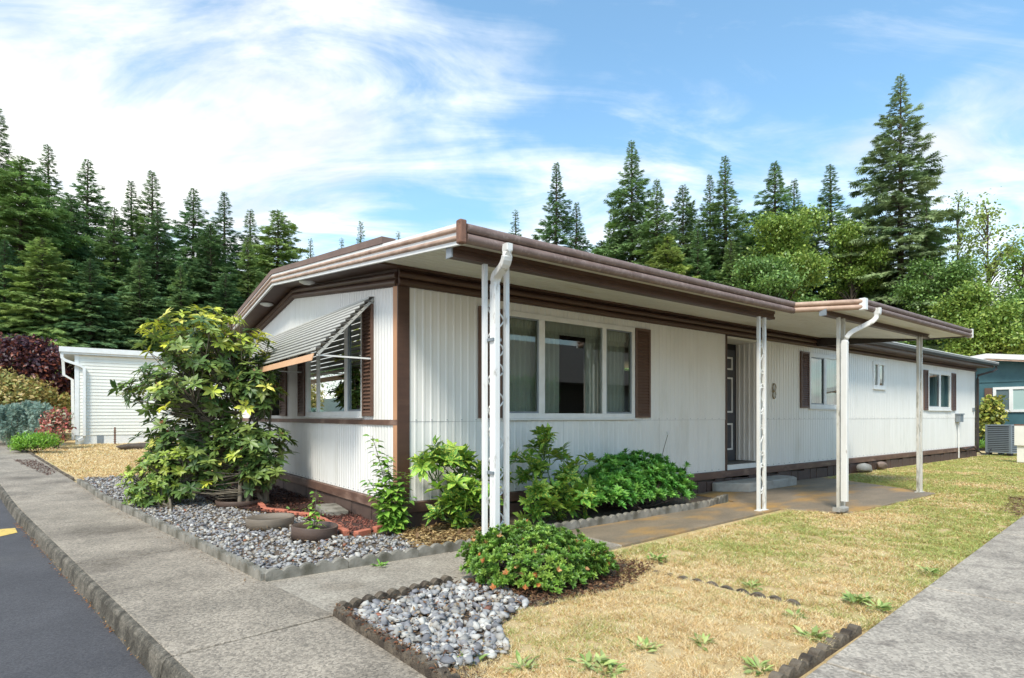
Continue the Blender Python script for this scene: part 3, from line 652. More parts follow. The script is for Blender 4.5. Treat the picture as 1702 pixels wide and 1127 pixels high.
q = MB(); q.add([(ax1-.03, ya-.02, az1-.02), (ax1-.03, yb, az1-.02), (ax1-.055, yb, az1-.10), (ax1-.055, ya-.02, az1-.10), (ax1-.02, ya-.02, az1-.02), (ax1-.02, yb, az1-.02), (ax1-.045, yb, az1-.10), (ax1-.045, ya-.02, az1-.10)], [(0, 1, 2, 3), (7, 6, 5, 4), (0, 3, 7, 4), (1, 5, 6, 2), (3, 2, 6, 7), (0, 4, 5, 1)]); q.build('valance', M_VAL, awn)
for yy in (ya+.03, 3.3, yb-.06):
    q = MB(); q.sweep([(ax1+.02, yy, az1-.03), (-.03, yy, 1.93)], RECT(.018, .018)); q.build('awning_arm', M_WHITE, awn)
# curtains inside
def curtain(x0, x1, y, z0, z1, label, folds=.085, amp=.025, swing=0):
    V = []; F = []; n = max(6, int((x1-x0)/.012)); m = 6
    for i in range(n+1):
        xx = x0+(x1-x0)*i/n
        for j in range(m+1):
            t = j/m; V.append((xx+swing*math.sin(t*math.pi/2)*(i/n), y+amp*math.sin(xx/folds*2*math.pi+.6*math.sin(xx*9))*(1-.4*t), z1+(z0-z1)*t))
    for i in range(n):
        for j in range(m): a = i*(m+1)+j; F.append((a, a+1, a+m+2, a+m+1))
    o = link('curtain', fast('curtain', V, F, M_CURT, smooth=True)); tagset(o, label, 'curtain'); return o
curtain(1.42, 2.45, .14, 1.2, 2.55, 'pale sheer curtain gathered at the post side of the wide three-pane window')
curtain(2.95, 3.78, .14, 1.2, 2.55, 'pale sheer curtain gathered at the door side of the wide three-pane window')
curtain(1.42, 3.78, .11, 2.36, 2.56, 'short sheer valance across the top of the wide three-pane window', .06, .02)
curtain(9.22, 9.78, .14, 1.4, 2.54, 'pale curtain in the pane next to the shutter of the window beside the door')
curtain(9.98, 10.65, .14, 1.4, 2.54, 'pale curtain in the pane behind the downspout post, window beside the door')
curtain(16.9, 17.75, .14, 1.4, 2.5, 'pale curtain in the shuttered window near the meter box')
# step, stone
STEP = MB().prism([(5.72, -.06), (5.72, -.14), (6.12, -.52), (7.72, -.50), (7.88, -.36), (7.88, -.06)], -.02, .135).build('door_step', M_CONC, bevel=.02, label='grey concrete step slab below the recessed front door', cat='step')
def rock(name, c, size, mat, seed, parent=None, sub=2, col=None):
    bm_v, bm_f = ICO[sub]; V = bm_v.copy(); r = np.random.default_rng(seed)
    for _ in range(9):
        nrm = r.normal(size=3); nrm /= np.linalg.norm(nrm); k = r.uniform(.5, .8); dproj = V@nrm; V = V-np.outer(np.maximum(dproj-k, 0), nrm)
    V = V*np.array(size)+np.array(c); return fast(name, V, bm_f, mat, None if col is None else np.tile(col, (len(V), 1)))
import bmesh
ICO = {}
for s in (1, 2, 3):
    b = bmesh.new(); bmesh.ops.create_icosphere(b, subdivisions=s, radius=1); ICO[s] = (np.array([v.co[:] for v in b.verts]), np.array([[v.index for v in f.verts] for f in b.faces])); b.free()
p = G(1421, 783)
tagset(link('boulder', rock('boulder', (p[0]+.1, -.18, .08), (.34, .16, .15), M_CONC, 3, sub=3)), 'pale grey boulder against the skirting beyond the patio', 'rock')
p = G(1447, 780); tagset(link('boulder', rock('boulder', (p[0]+.25, -.16, .06), (.25, .12, .12), pmat('brown_rock', srgb(140, 122, 112), srgb(116, 102, 94), 9, .85, .5, 40), 5, sub=3)), 'smaller brownish boulder beside the pale one at the skirting', 'rock')
# ================================================================ GARDEN BEDS
def edging(A, B, mat, label, h=.085, pitch=.125, per=5, th=.05, sink=.03, wob=.004, top=None):
    A = Vector((A[0], A[1])); B = Vector((B[0], B[1])); d = B-A; Ln = d.length; d.normalize(); nb = max(1, round(Ln/(pitch*per))); p = Ln/nb/per
    root = thing('garden_edging', (A.x, A.y, gz(A.x, A.y)), label, 'edging'); ang = math.atan2(d.y, d.x)
    mb = MB(); pts = []; per_n = 7
    for k in range(per):
        for i in range(per_n): 
            t = i/(per_n-1); pts.append((k*p+t*p*.999+.0005, h-.030+.030*math.sin(math.pi*t)**.8))
    n = len(pts); x1 = per*p-.004
    V = []
    for yy in (-th/2, th/2):
        V += [(min(px, x1), yy, pz) for px, pz in pts]+[(min(px, x1), yy, -sink-.03) for px, pz in pts]
    F = []
    for i in range(n-1): F += [(i, n+i, n+i+1, i+1), (2*n+i, 2*n+i+1, 3*n+i+1, 3*n+i), (i, i+1, 2*n+i+1, 2*n+i)]
    F += [(0, 2*n, 3*n, n), (n-1, 2*n-1, 4*n-1, 3*n-1)]
    mb.add(V, F); me = mb.mesh('edging_block', mat)
    for k in range(nb):
        o = bpy.data.objects.new('edging_block', me); COL.objects.link(o); o.parent = root; s = k*per*p; q = A+d*s
        o.location = (d.x*s, d.y*s, gz(q.x, q.y)-gz(A.x, A.y)+random.uniform(-wob, wob)); e = q+d*per*p
        o.rotation_euler = (random.uniform(-.03, .03), -math.atan2(gz(e.x, e.y)-gz(q.x, q.y), per*p)+random.uniform(-.008, .008), ang+random.uniform(-.01, .01))
    return root
C1 = (EB[0], EB[1]); R1 = G(795, 908)
edging((EA[0]+.02, EA[1]), C1, M_EDGE, 'scalloped concrete edging between the pavement and the grey gravel bed')
edging(C1, (R1[0], R1[1]), M_EDGE, 'scalloped concrete edging of the gravel bed along the path to the door')
edging((.45, -1.06), (4.2, -1.02), M_EDGE, 'scalloped concrete edging in front of the shrubs under the wide window')
pe = G(1217, 832); edging((4.2, -1.02), (5.0, -.80), M_EDGE, 'short pale scalloped edging curving in beside the door step', per=3)
c2 = G(560, 1022); b2r = G(752, 970); b2b = (c2[0]+.12, c2[1]-2.4)
edging((c2[0], c2[1]), b2b, M_EDGEM, 'mossy dark scalloped edging between pavement and the lawn corner with stones', h=.065, pitch=.1, wob=.01)
edging((c2[0], c2[1]), (b2r[0], b2r[1]+.02), M_EDGEM, 'mossy dark scalloped edging beside the path behind the loose stones', h=.065, pitch=.1, wob=.01)
cr = G(1425, 1042); crb = G(1300, 1135); et = G(1080, 950)
edging((cr[0], cr[1]), (crb[0]-.6, crb[1]-.02), M_EDGEM, 'mossy edging between dry lawn and the driveway', h=.036, pitch=.1, wob=.012)
edging((et[0], et[1]), (G(1330, 1002)[0], G(1330, 1002)[1]), M_EDGEM, 'half-buried old edging running across the dry lawn', h=.014, wob=.012)
edging((ex(14.5)+.02, 14.5), (ex(EA[1]+.6)+.02, EA[1]+.6), M_EDGEM, 'low dark edging between the pavement and the far dry lawn', h=.03, wob=.006)
edging((EA[0]+.1, EA[1]+.3), (EA[0]+2.6, EA[1]+.55), M_EDGEM, 'low dark edging between the far dry lawn and the gravel bed', h=.03, wob=.006)
# bed surfaces
BED1 = [(C1[0]+.03, C1[1]+.03), (R1[0], R1[1]+.04), (4.2, -1.0), (4.98, -.78), (5.0, -.03), (-.02, -.03), (-.02, EA[1]+.4), (EA[0]+.05, EA[1]+.4), (EA[0]+.05, EA[1])]
def polysheet(name, P, z, mat, kind='structure'):
    b = bmesh.new(); vs_ = [b.verts.new((p[0], p[1], 0)) for p in P]; b.faces.new(vs_)
    bmesh.ops.triangulate(b, faces=b.faces[:]);
    for _ in range(3): bmesh.ops.subdivide_edges(b, edges=[e for e in b.edges if e.calc_length() > .4], cuts=1); bmesh.ops.triangulate(b, faces=b.faces[:])
    for v in b.verts: v.co.z = gz(v.co.x, v.co.y)+z+.008*mnoise.noise(Vector((v.co.x*3, v.co.y*3, 1)))
    me = bpy.data.meshes.new(name); b.to_mesh(me); b.free(); me.materials.append(mat); return link(name, me, kind=kind)
bed1 = polysheet('gravel_bed', BED1, .0, M_BEDSOIL)
MUL = [(-.52, 1.0), (-.05, .85), (-.05, 7.2), (-1.3, 7.2), (-1.25, 3.4), (-.95, 2.2)]
polysheet('mulch_bed', MUL, .018, M_MULCH)
LAVA = [(-.52, .0), (-.06, .14), (-.05, 1.0), (-.48, 1.15)]
polysheet('lava_rock_bed', LAVA, .022, M_MULCH)
BED2 = [(c2[0]+.03, c2[1]-.03), (b2r[0], b2r[1]-.03), (.35, -1.98), (.7, -2.1), (.95, -2.5), (.2, -2.9), (-.45, -2.85), (-.85, -3.0), (-1.05, -3.35), (c2[0]+.1, c2[1]-1.35)]
bed2 = polysheet('stone_bed', BED2, .004, M_BEDSOIL)
# stones
def stone_variants(n, seed):
    out = []
    for k in range(n):
        r = np.random.default_rng(seed+k); V = ICO[1][0].copy()
        for _ in range(8):
            nrm = r.normal(size=3); nrm /= np.linalg.norm(nrm); kk = r.uniform(.22, .62); V = V-np.outer(np.maximum(V@nrm-kk, 0), nrm)
        out.append(V*np.array([1, r.uniform(.6, .9), r.uniform(.4, .7)]))
    return out
SV = stone_variants(10, 50)
STC = [(154, 153, 152), (138, 137, 139), (170, 168, 165), (122, 121, 124), (190, 186, 178), (150, 146, 139), (162, 152, 138), (132, 131, 135)]
def scatter_stones(name, poly, nmax, smin, smax, parent, z0, topn, cols=STC, keep=None, odd=0.012, near=None):
    P = np.array(poly); lo, hi = P.min(0)[:2], P.max(0)[:2]; n = 0
    xy = rng.uniform(lo, hi, size=(nmax*6, 2)); ok = in_poly(xy[:, 0], xy[:, 1], poly)
    if keep is not None: ok &= keep(xy[:, 0], xy[:, 1])
    xy = xy[ok][:nmax]; n = len(xy)
    s = rng.uniform(smin, smax, n)**1.0; c = pal(cols, n, .12); oddm = rng.random(n) < odd; c[oddm] = pal([(150, 96, 74), (120, 80, 66)], oddm.sum())
    dist = (xy[:, 0]-CAM[0])*CF[0]+(xy[:, 1]-CAM[1])*CF[1]; order = np.argsort(-(s/dist)); parts = set(order[:topn].tolist())
    VV = []; CC = []; FF = []; off = 0; T = ICO[1][1]
    vidx = rng.integers(0, len(SV), n); rot = rng.uniform(0, 6.28, n); tz = rng.uniform(-.4, .4, (n, 2)); mesh_cache = {}
    for i in range(n):
        z = gz(*xy[i])+z0+s[i]*rng.uniform(.05, .55)
        if i in parts:
            ci = int(rng.integers(0, 6)); key = (vidx[i], ci)
            if key not in mesh_cache: mesh_cache[key] = fast('stone', SV[vidx[i]], T, M_STONE, np.tile(pal([cols[ci % len(cols)]], 1, .1) if not oddm[i] else c[i][None], (len(SV[0]), 1)))
            o = bpy.data.objects.new('stone', mesh_cache[key]); COL.objects.link(o); o.parent = parent; o.location = (xy[i][0], xy[i][1], z); o.scale = (s[i],)*3; o.rotation_euler = (tz[i, 0], tz[i, 1], rot[i]); continue
        V = SV[vidx[i]]*s[i]; ca, sa = math.cos(rot[i]), math.sin(rot[i]); cx_, sx_ = math.cos(tz[i, 0]), math.sin(tz[i, 0])
        V = V@np.array([[1, 0, 0], [0, cx_, sx_], [0, -sx_, cx_]])@np.array([[ca, sa, 0], [-sa, ca, 0], [0, 0, 1]])
        VV.append(V+np.array([xy[i][0], xy[i][1], z])); CC.append(np.tile(c[i], (len(V), 1))); FF.append(T+off); off += len(V)
    if VV: link(name, fast(name, np.concatenate(VV), np.concatenate(FF), M_STONE, np.concatenate(CC)), None, kind='stuff', label=None)
GR1 = [(C1[0]+.05, C1[1]+.05), (R1[0]-.35, R1[1]+.05), (-.08, -.25), (-.6, -.08), (-.55, 1.1), (-1.0, 2.2), (-1.25, 3.0), (-1.4, 7.4), (EA[0]+.08, 7.4), (ex(3)+.06, 3)]
def stuff_label(lbl, cat): 
    o = [o for o in bpy.data.objects if o.get('kind') == 'stuff' and not o.parent and not o.get('label')][-1]; o['label'] = lbl; o['category'] = cat
scatter_stones('gravel', GR1, 6500, .018, .048, bed1, .002, 300); stuff_label('loose grey crushed gravel covering the bed beside the gable', 'gravel')
GR2 = [(c2[0]+.06, c2[1]-.05), (b2r[0]-.05, b2r[1]-.06), (-.32, -2.4), (-.44, -2.82), (-.80, -2.98), (-1.0, -3.35), (c2[0]+.12, c2[1]-1.15)]
scatter_stones('loose_stones', GR2, 1050, .022, .058, bed2, .012, 300, cols=STC[:7]); stuff_label('loose grey stones in the lawn corner in front of the azalea', 'stones')
scatter_stones('lava_rock', LAVA, 420, .014, .030, None, .02, 0, cols=[(120, 70, 58), (96, 58, 50), (136, 84, 68)]); stuff_label('red-brown lava rock inside the brick border', 'lava rock')
# bark chips
def chips(name, poly, n, L, cols, z0, lbl, cat, mat=M_BLADE):
    P = np.array(poly); lo, hi = P.min(0)[:2], P.max(0)[:2]; xy = rng.uniform(lo, hi, size=(n*4, 2)); xy = xy[in_poly(xy[:, 0], xy[:, 1], poly)][:n]; n = len(xy)
    pos = np.c_[xy, [gz(*q)+z0 for q in xy]+rng.uniform(0, .02, n)]; D = rand_unit(n)*[1, 1, .25]; N_ = rand_unit(n)*.5+[0, 0, 1]
    o = link(name, leaves(name, LEAF4, pos, D, N_, rng.uniform(*L, n), rng.uniform(*L, n)*.45, pal(cols, n, .2), mat)); return tagset(o, lbl, cat, kind='stuff')
chips('bark_chips', MUL, 5200, (.03, .08), [(92, 60, 50), (72, 48, 42), (112, 76, 62), (60, 42, 38)], .02, 'dark brown bark chips along the gable wall', 'mulch')
chips('bark_chips', [(-.6, -2.12), (.9, -2.2), (1.0, -2.7), (.3, -2.95), (-.5, -2.85)], 2600, (.02, .05), [(104, 76, 58), (84, 60, 48), (128, 96, 70)], .02, 'brown bark litter under the azalea', 'mulch')
chips('dry_litter', [(-.3, -1.02), (.5, -1.05), (1.2, -.1), (-.1, -.1)], 2600, (.03, .09), [(176, 150, 104), (150, 122, 84), (190, 166, 120), (120, 96, 70)], .02, 'straw-coloured dry litter under the spotted shrubs', 'litter')
chips('leaf_litter', [(kx(-2.6)-.03, -2.6), (kx(-2.6)+.0, -2.6), (kx(4)+.0, 4), (kx(4)-.06, 4)], 1500, (.012, .035), [(160, 104, 62), (140, 96, 64), (180, 140, 90)], -.125, 'rusty leaf litter lying along the foot of the kerb', 'litter')
chips('leaf_litter', [(G(20, 765)[0], G(20, 765)[1]), (G(60, 765)[0], G(60, 765)[1]), (G(100, 785)[0]-.05, G(100, 785)[1]), (G(80, 792)[0], G(80, 792)[1])], 900, (.02, .05), [(96, 60, 50), (80, 52, 46)], .004, 'dark red litter swept on the pavement beside the far lawn', 'litter')
chips('leaf_litter', [tuple(DA[:2]+dd*6.6-dn*.0), tuple(DA[:2]+dd*9-dn*.05), tuple(DA[:2]+dd*9-dn*.4), tuple(DA[:2]+dd*7.1-dn*.25)], 500, (.02, .06), [(128, 98, 80), (104, 80, 66), (150, 124, 104)], .0, 'brown leaf litter at the far lawn edge by the driveway', 'litter')
chips('edge_debris', [(c2[0]-.03, c2[1]+.03), (c2[0]+.05, c2[1]-.02), (b2b[0]+.05, b2b[1]), (b2b[0]-.02, b2b[1])], 600, (.012, .035), [(120, 92, 70), (96, 74, 58), (150, 116, 84), (134, 84, 60)], .045, 'brown debris caught on the mossy edging by the stones', 'litter')
chips('edge_debris', [(EB[0]-.16, EB[1]-.05), (EB[0]-.0, EB[1]-.05), (EA[0]+.0, EA[1]), (EA[0]-.12, EA[1])], 1100, (.008, .024), [(150, 126, 96), (120, 98, 76), (110, 84, 68)], .001, 'thin line of dry debris on the pavement below the gravel edging', 'litter')
chips('stone_litter', GR1, 2200, (.015, .05), [(120, 92, 72), (150, 124, 94), (90, 66, 54), (170, 148, 112)], .03, 'brown leaf bits lying among the grey gravel', 'litter')
chips('stone_litter', GR2, 320, (.012, .04), [(128, 98, 74), (150, 124, 94), (90, 66, 54)], .045, 'brown leaf bits lying among the loose stones', 'litter')
chips('bark_chips', BED2, 1500, (.015, .045), [(104, 76, 58), (84, 60, 48), (140, 110, 80), (170, 140, 100)], .008, 'fine brown litter in the soil round the loose stones', 'mulch')
# brick border, paver, rings
BB = thing('brick_border', (-.5, .02, 0), 'salmon brick border round the lava rock by the house corner', 'border')
bme = MB().box((-.095, -.035, -.02), (.095, .035, .06)).mesh('brick', M_BRICK)
def bricks(P):
    for (a, b) in zip(P[:-1], P[1:]):
        a, b = Vector(a), Vector(b); L_ = (b-a).length; n = max(1, int(L_/.2))
        for i in range(n):
            q = a+(b-a)*((i+.5)/n); o = bpy.data.objects.new('brick', bme); COL.objects.link(o); o.parent = BB
            o.location = (q.x+.5, q.y-.02, random.uniform(-.006, .006)); o.rotation_euler.z = math.atan2((b-a).y, (b-a).x)+random.uniform(-.04, .04)
            m = o.modifiers.new('bevel', 'BEVEL'); m.width = .006; m.segments = 1
bricks([(-.04, .14), (-.54, -.04)]); bricks([(-.56, .06), (-.5, 1.25)]); bricks([(-.52, 1.3), (-.85, 2.2), (-.75, 3.0)])
pv = MB().box((-.14, -.3, -.02), (.14, .3, .05)).build('stepping_paver', M_EDGE, bevel=.008, label='pale concrete paver lying in bark beside the gable wall', cat='paver'); pv.location = (-.2, 1.55, .03); pv.rotation_euler = (.03, .02, -.1)
def ring(c, r, h, mat, label, tilt=(0, 0)):
    n = 40; V = []; prof = [(r, -.02), (r*1.01, h*.5), (r*1.03, h-.004), (r*1.02, h), (r-.012, h), (r-.016, -.02)]
    for i in range(n):
        a = 2*math.pi*i/n; w = 1+.02*math.sin(3*a+1)
        V += [(p*w*math.cos(a), p*w*.94*math.sin(a), z+.004*math.sin(2*a)) for p, z in prof]
    k = len(prof); F = [(i*k+j, ((i+1) % n)*k+j, ((i+1) % n)*k+(j+1) % k, i*k+(j+1) % k) for i in range(n) for j in range(k)]
    mb = MB(); mb.add(V, F, True); o = mb.build('garden_ring', mat, label=label, cat='planter ring', group='brown plastic rings in the gravel'); o.location = (c[0], c[1], .02); o.rotation_euler = (tilt[0], tilt[1], 0); return o
r2 = G(511, 902); r1 = G(438, 884); r3 = G(385, 846)
r2c = (r2[0]+.12, r2[1]+.16); r1c = (r1[0]+.12, r1[1]+.2)
ring(r2c, .225, .115, M_RING, 'dark brown plastic ring round the leafy seedling in the gravel', (.03, .05))
ring(r1c, .25, .105, M_RINGO, 'weathered empty plastic ring lying in the gravel')
ring((r3[0]+.15, r3[1]+.25), .3, .07, M_RING, 'low brown plastic ring under the big rhododendron')
MBd = MB().add([(r2c[0]+.2*math.cos(a), r2c[1]+.19*math.sin(a), .035) for a in np.linspace(0, 6.28, 20)[:-1]], [tuple(range(19))]).build('ring_soil', M_MULCH, kind='structure')
MBd = MB().add([(r1c[0]+.22*math.cos(a), r1c[1]+.21*math.sin(a), .032) for a in np.linspace(0, 6.28, 20)[:-1]], [tuple(range(19))]).build('ring_soil', M_BEDSOIL, kind='structure')
# ================================================================ PLANTS
def perp(axis):
    t = np.where(np.abs(axis[:, 2:3]) < .9, np.array([[0, 0, 1.0]]), np.array([[1.0, 0, 0]])); s = np.cross(axis, t); s /= np.linalg.norm(s, axis=1, keepdims=True); return s, np.cross(axis, s)
def whorls(name, tips, axes, k, L, Wr, spread, cols, mat, tpl=LEAF8, idx=None, jit=.15, droop=.0, rows=1, leafdroop=.0):
    n = len(tips); axes = axes/np.linalg.norm(axes, axis=1, keepdims=True); s, t = perp(axes)
    P, D, N_, LL, CI = [], [], [], [], []
    ph = rng.uniform(0, 6.28, n)
    for r in range(rows):
        for j in range(k):
            a = ph+2*math.pi*j/k+r*.6+rng.normal(size=n)*.15; sp = spread+rng.normal(size=n)*.18-(.35*r)
            rad = s*np.cos(a)[:, None]+t*np.sin(a)[:, None]; d = axes*np.cos(sp)[:, None]+rad*np.sin(sp)[:, None]; d[:, 2] -= leafdroop
            P.append(tips+rng.normal(size=(n, 3))*L*.04+axes*L*(.12*r)); D.append(d); N_.append(axes-.3*rad+rng.normal(size=(n, 3))*.15); LL.append(L*rng.uniform(.7, 1.15, n)*(1-.2*r)); CI.append(np.arange(n))
    P, D, N_ = np.concatenate(P), np.concatenate(D), np.concatenate(N_); LL = np.concatenate(LL); CI = np.concatenate(CI)
    base = pal(cols, n, .1, idx); c = np.clip(base[CI]*(1+rng.normal(size=(len(CI), 1))*jit), 0, 1)
    return leaves(name, tpl, P, D, N_, LL, LL*Wr, c, mat, smooth=True)
def branches(name, base, tips, mat, r0=.03, nmain=8, rtip=.004, spread=.1):
    mb = MB(); base = np.array(base); mains = tips[rng.choice(len(tips), min(nmain, len(tips)), replace=False)]
    paths = []
    for m in mains:
        b = base+np.r_[rng.normal(size=2)*spread, 0]; e = base+(m-base)*.72; c = (b+e)/2+rng.normal(size=3)*.08*np.linalg.norm(e-b)
        c[2] = max(c[2], base[2]+.02); e[2] = max(e[2], base[2]+.03); pts = [b, b*.5+c*.5+rng.normal(size=3)*.02, c, c*.5+e*.5+rng.normal(size=3)*.02, e]; paths.append(np.array(pts)); mb.tube(pts, [r0, r0*.85, r0*.7, r0*.55, r0*.4], 6)
    allp = np.concatenate([np.array([p[i]*(1-t)+p[i+1]*t for i in range(1, 4) for t in (0, .33, .66)]+[p[-1]]) for p in paths])
    for t in tips:
        dist = np.linalg.norm(allp-t, axis=1)+np.maximum(0, allp[:, 2]-t[2])*1.2; dist = dist*rng.uniform(.7, 1.6, len(dist)); q = allp[np.argmin(dist)]
        mid = (q+t)/2+rng.normal(size=3)*.04*np.linalg.norm(t-q); mid[2] -= .02; mb.tube([q, mid, t], [r0*.32+.001, rtip*1.3, rtip*.8], 4)
    return mb.mesh(name, mat)
def in_ellipsoids(els, n, shell=.55):
    out = []; ax = []; w = np.array([e[1][0]*e[1][1]*e[1][2] for e in els])**.67; w /= w.sum()
    for e, k in zip(els, (w*n).astype(int)+1):
        u = rand_unit(k); r = rng.uniform(shell**3, 1, k)**(1/3)*(1+.12*rng.normal(size=k).clip(-1, 1)); p = np.array(e[0])+u*r[:, None]*np.array(e[1]); out.append(p); ax.append(u)
    return np.concatenate(out), np.concatenate(ax)
def pix_ell(u, v, ru, rv, depth, rd=None):          # ellipsoid at a given depth
    k = depth/FPX; c = CAM+pdir(u, v)*depth; return c, (ru*k, (rd if rd else ru*k*.8), rv*k)
def rot_ell(tips, c):                               # ellipsoid axes are (camera right, forward, up): turn to world
    d = tips-c; return c+d[:, 0:1]*CR+d[:, 1:2]*CF+d[:, 2:3]*np.array([0, 0, 1.0])
def ell_tips(els, n, shell=.55):
    T, A = [], []; w = np.array([e[1][0]*e[1][2] for e in els]); w = w/w.sum()
    for e, ww in zip(els, w):
        t, a = in_ellipsoids([e], max(3, int(n*ww)), shell); T.append(rot_ell(t, e[0])); A.append(a[:, 0:1]*CR+a[:, 1:2]*CF+a[:, 2:3]*np.array([0, 0, 1.0]))
    return np.concatenate(T), np.concatenate(A)
# --- big rhododendron
rb = G(428, 838)
RH = thing('rhododendron', rb, 'tall open rhododendron with yellow-green new leaves beside the gable windows', 'shrub')
DR = float((rb-CAM)@CF)
els = [pix_ell(345, 572, 92, 58, DR, .75), pix_ell(330, 645, 112, 55, DR, .8), pix_ell(425, 640, 45, 50, DR-.05, .35), pix_ell(420, 738, 66, 48, DR, .55), pix_ell(310, 725, 70, 45, DR, .5), pix_ell(435, 785, 45, 26, DR-.3, .2), pix_ell(365, 770, 60, 45, DR+.1, .45), pix_ell(320, 800, 50, 34, DR, .4)]
tips, ax = ell_tips(els, 900, .35); tips[:, 2] = np.maximum(tips[:, 2], .22)
extra = np.array([CAM+pdir(u, v)*DR for u, v in ((325, 515), (245, 545), (262, 540), (385, 535), (350, 525), (300, 548), (415, 548), (362, 520))]); tips = np.r_[tips, extra]; ax = np.r_[ax, np.tile([0, 0, 1.0], (len(extra), 1))]
ax = ax*.55+np.array([0, 0, .75])+rng.normal(size=ax.shape)*.25
vpx = HZ-(tips[:, 2]-CAMH)*FPX/DR
young = (rng.random(len(tips)) < np.clip((620-vpx)/130, .05, .75)); idx = np.where(young, rng.integers(4, 7, len(tips)), rng.integers(0, 4, len(tips)))
RC = [(116, 140, 70), (96, 122, 62), (138, 156, 82), (82, 108, 58), (214, 216, 84), (188, 200, 80), (222, 218, 112)]
link('foliage', whorls('foliage', tips, ax, 9, .15, .36, 1.25, RC, M_LEAF, idx=idx, leafdroop=.18), RH)
link('branches', branches('branches', rb, tips, M_BARKG, .035, 12, .005, .14), RH)
sel = rng.choice(len(tips), 90); link('seed_heads', whorls('seed_heads', tips[sel]+[0, 0, .03], ax[sel], 7, .05, .22, .8, [(150, 112, 84), (178, 140, 104), (150, 74, 52)], M_LEAF, tpl=LEAF4), RH, kind='stuff')
# --- low dense bush at its foot
lb = G(275, 845); LB = thing('low_rhododendron', lb, 'dense low yellow-green bush under the tall rhododendron on the pavement side', 'shrub')
els = [pix_ell(272, 795, 55, 48, DR-.1, .5), pix_ell(300, 760, 55, 35, DR, .5), pix_ell(245, 820, 30, 24, DR-.3, .3)]
tips, ax = ell_tips(els, 480, .5); tips[:, 2] = np.maximum(tips[:, 2], .1); ax = ax*.8+[0, 0, .5]
link('foliage', whorls('foliage', tips, ax, 7, .085, .38, 1.2, [(150, 170, 68), (126, 154, 62), (172, 186, 76), (104, 134, 58)], M_LEAF, leafdroop=.12), LB)
link('branches', branches('branches', lb, tips, M_BARKG, .02, 8, .004, .1), LB)
# --- azalea mound
az = np.array([.06, -2.30, .0]); AZ = thing('azalea', az, 'low rounded azalea with faded orange blossoms in the lawn corner', 'shrub')
def dome(c, r, n, shell=.75, bump=.1, seed=0):
    u = rand_unit(n*2); u = u[u[:, 2] > -.15][:n]; k = np.array([1+bump*2*mnoise.noise(Vector(q*2.2+seed)) for q in u]); rr = rng.uniform(shell, 1.0, len(u))*k
    return np.array(c)+u*rr[:, None]*np.array(r), u
tips, ax = dome(az+[0, 0, .1], (.58, .54, .29), 1600, .70, .13, 3); tips[:, 2] = np.maximum(tips[:, 2], .03)
t2, a2 = dome(az+[.46, -.16, .06], (.2, .18, .13), 110, .5); t3, a3 = dome(az+[-.30, .30, .12], (.22, .2, .2), 120, .5); tips = np.r_[tips, t2, t3]; ax = np.r_[ax, a2, a3]
ax2 = ax*.8+[0, 0, .6]+rng.normal(size=ax.shape)*.3
link('foliage', whorls('foliage', tips, ax2, 8, .042, .40, .95, [(128, 166, 68), (104, 144, 58), (152, 182, 80), (92, 126, 54), (116, 154, 62)], M_LEAF, tpl=LEAF4, rows=2), AZ)
sel = rng.choice(len(tips), 80); link('faded_blossoms', whorls('faded_blossoms', tips[sel]+ax[sel]*.03, ax2[sel], 6, .036, .6, .7, [(206, 142, 84), (184, 120, 72), (214, 166, 110)], M_LEAF, tpl=LEAF4), AZ, kind='stuff')
link('twigs', branches('twigs', az+[0, 0, .02], tips[rng.choice(len(tips), 350)]*.95+az*.05, M_BARK, .014, 26, .003, .12), AZ)
# --- glossy mound by the door
pc = np.array([3.15, -.52, .0]); PI_ = thing('evergreen_mound', pc, 'dense glossy bright green evergreen mound under the wall between wide window and door', 'shrub')
tips, ax = dome(pc+[0, 0, .25], (.78, .42, .48), 900, .75, .16, 8); t2, a2 = dome(pc+[-.55, -.1, .2], (.4, .35, .33), 260, .7); t3, a3 = dome(pc+[.62, -.05, .2], (.42, .4, .4), 260, .7, .2); tips = np.r_[tips, t2, t3]; ax = np.r_[ax, a2, a3]; tips[:, 2] = np.maximum(tips[:, 2], .03); tips[:, 1] = np.minimum(tips[:, 1], -.06)
link('foliage', whorls('foliage', tips, ax*.7+[0, 0, .7]+rng.normal(size=ax.shape)*.25, 9, .085, .30, 1.05, [(118, 178, 76), (98, 158, 66), (144, 196, 90), (84, 138, 60)], M_LEAF, tpl=LEAF8, rows=2), PI_)
link('branches', branches('branches', pc, tips[rng.choice(len(tips), 200)], M_BARK, .02, 12, .004, .2), PI_)
mb = MB(); p0 = np.array([4.15, -.25, .55]); mb.tube([p0, p0+[.06, 0, .2], p0+[.16, 0, .42]], .005, 5); link('flower_stalk', mb.mesh('flower_stalk', M_BARKG), PI_)
link('flower_head', rock('flower_head', p0+[.17, 0, .45], (.03, .03, .03), M_WHITE, 2), PI_)
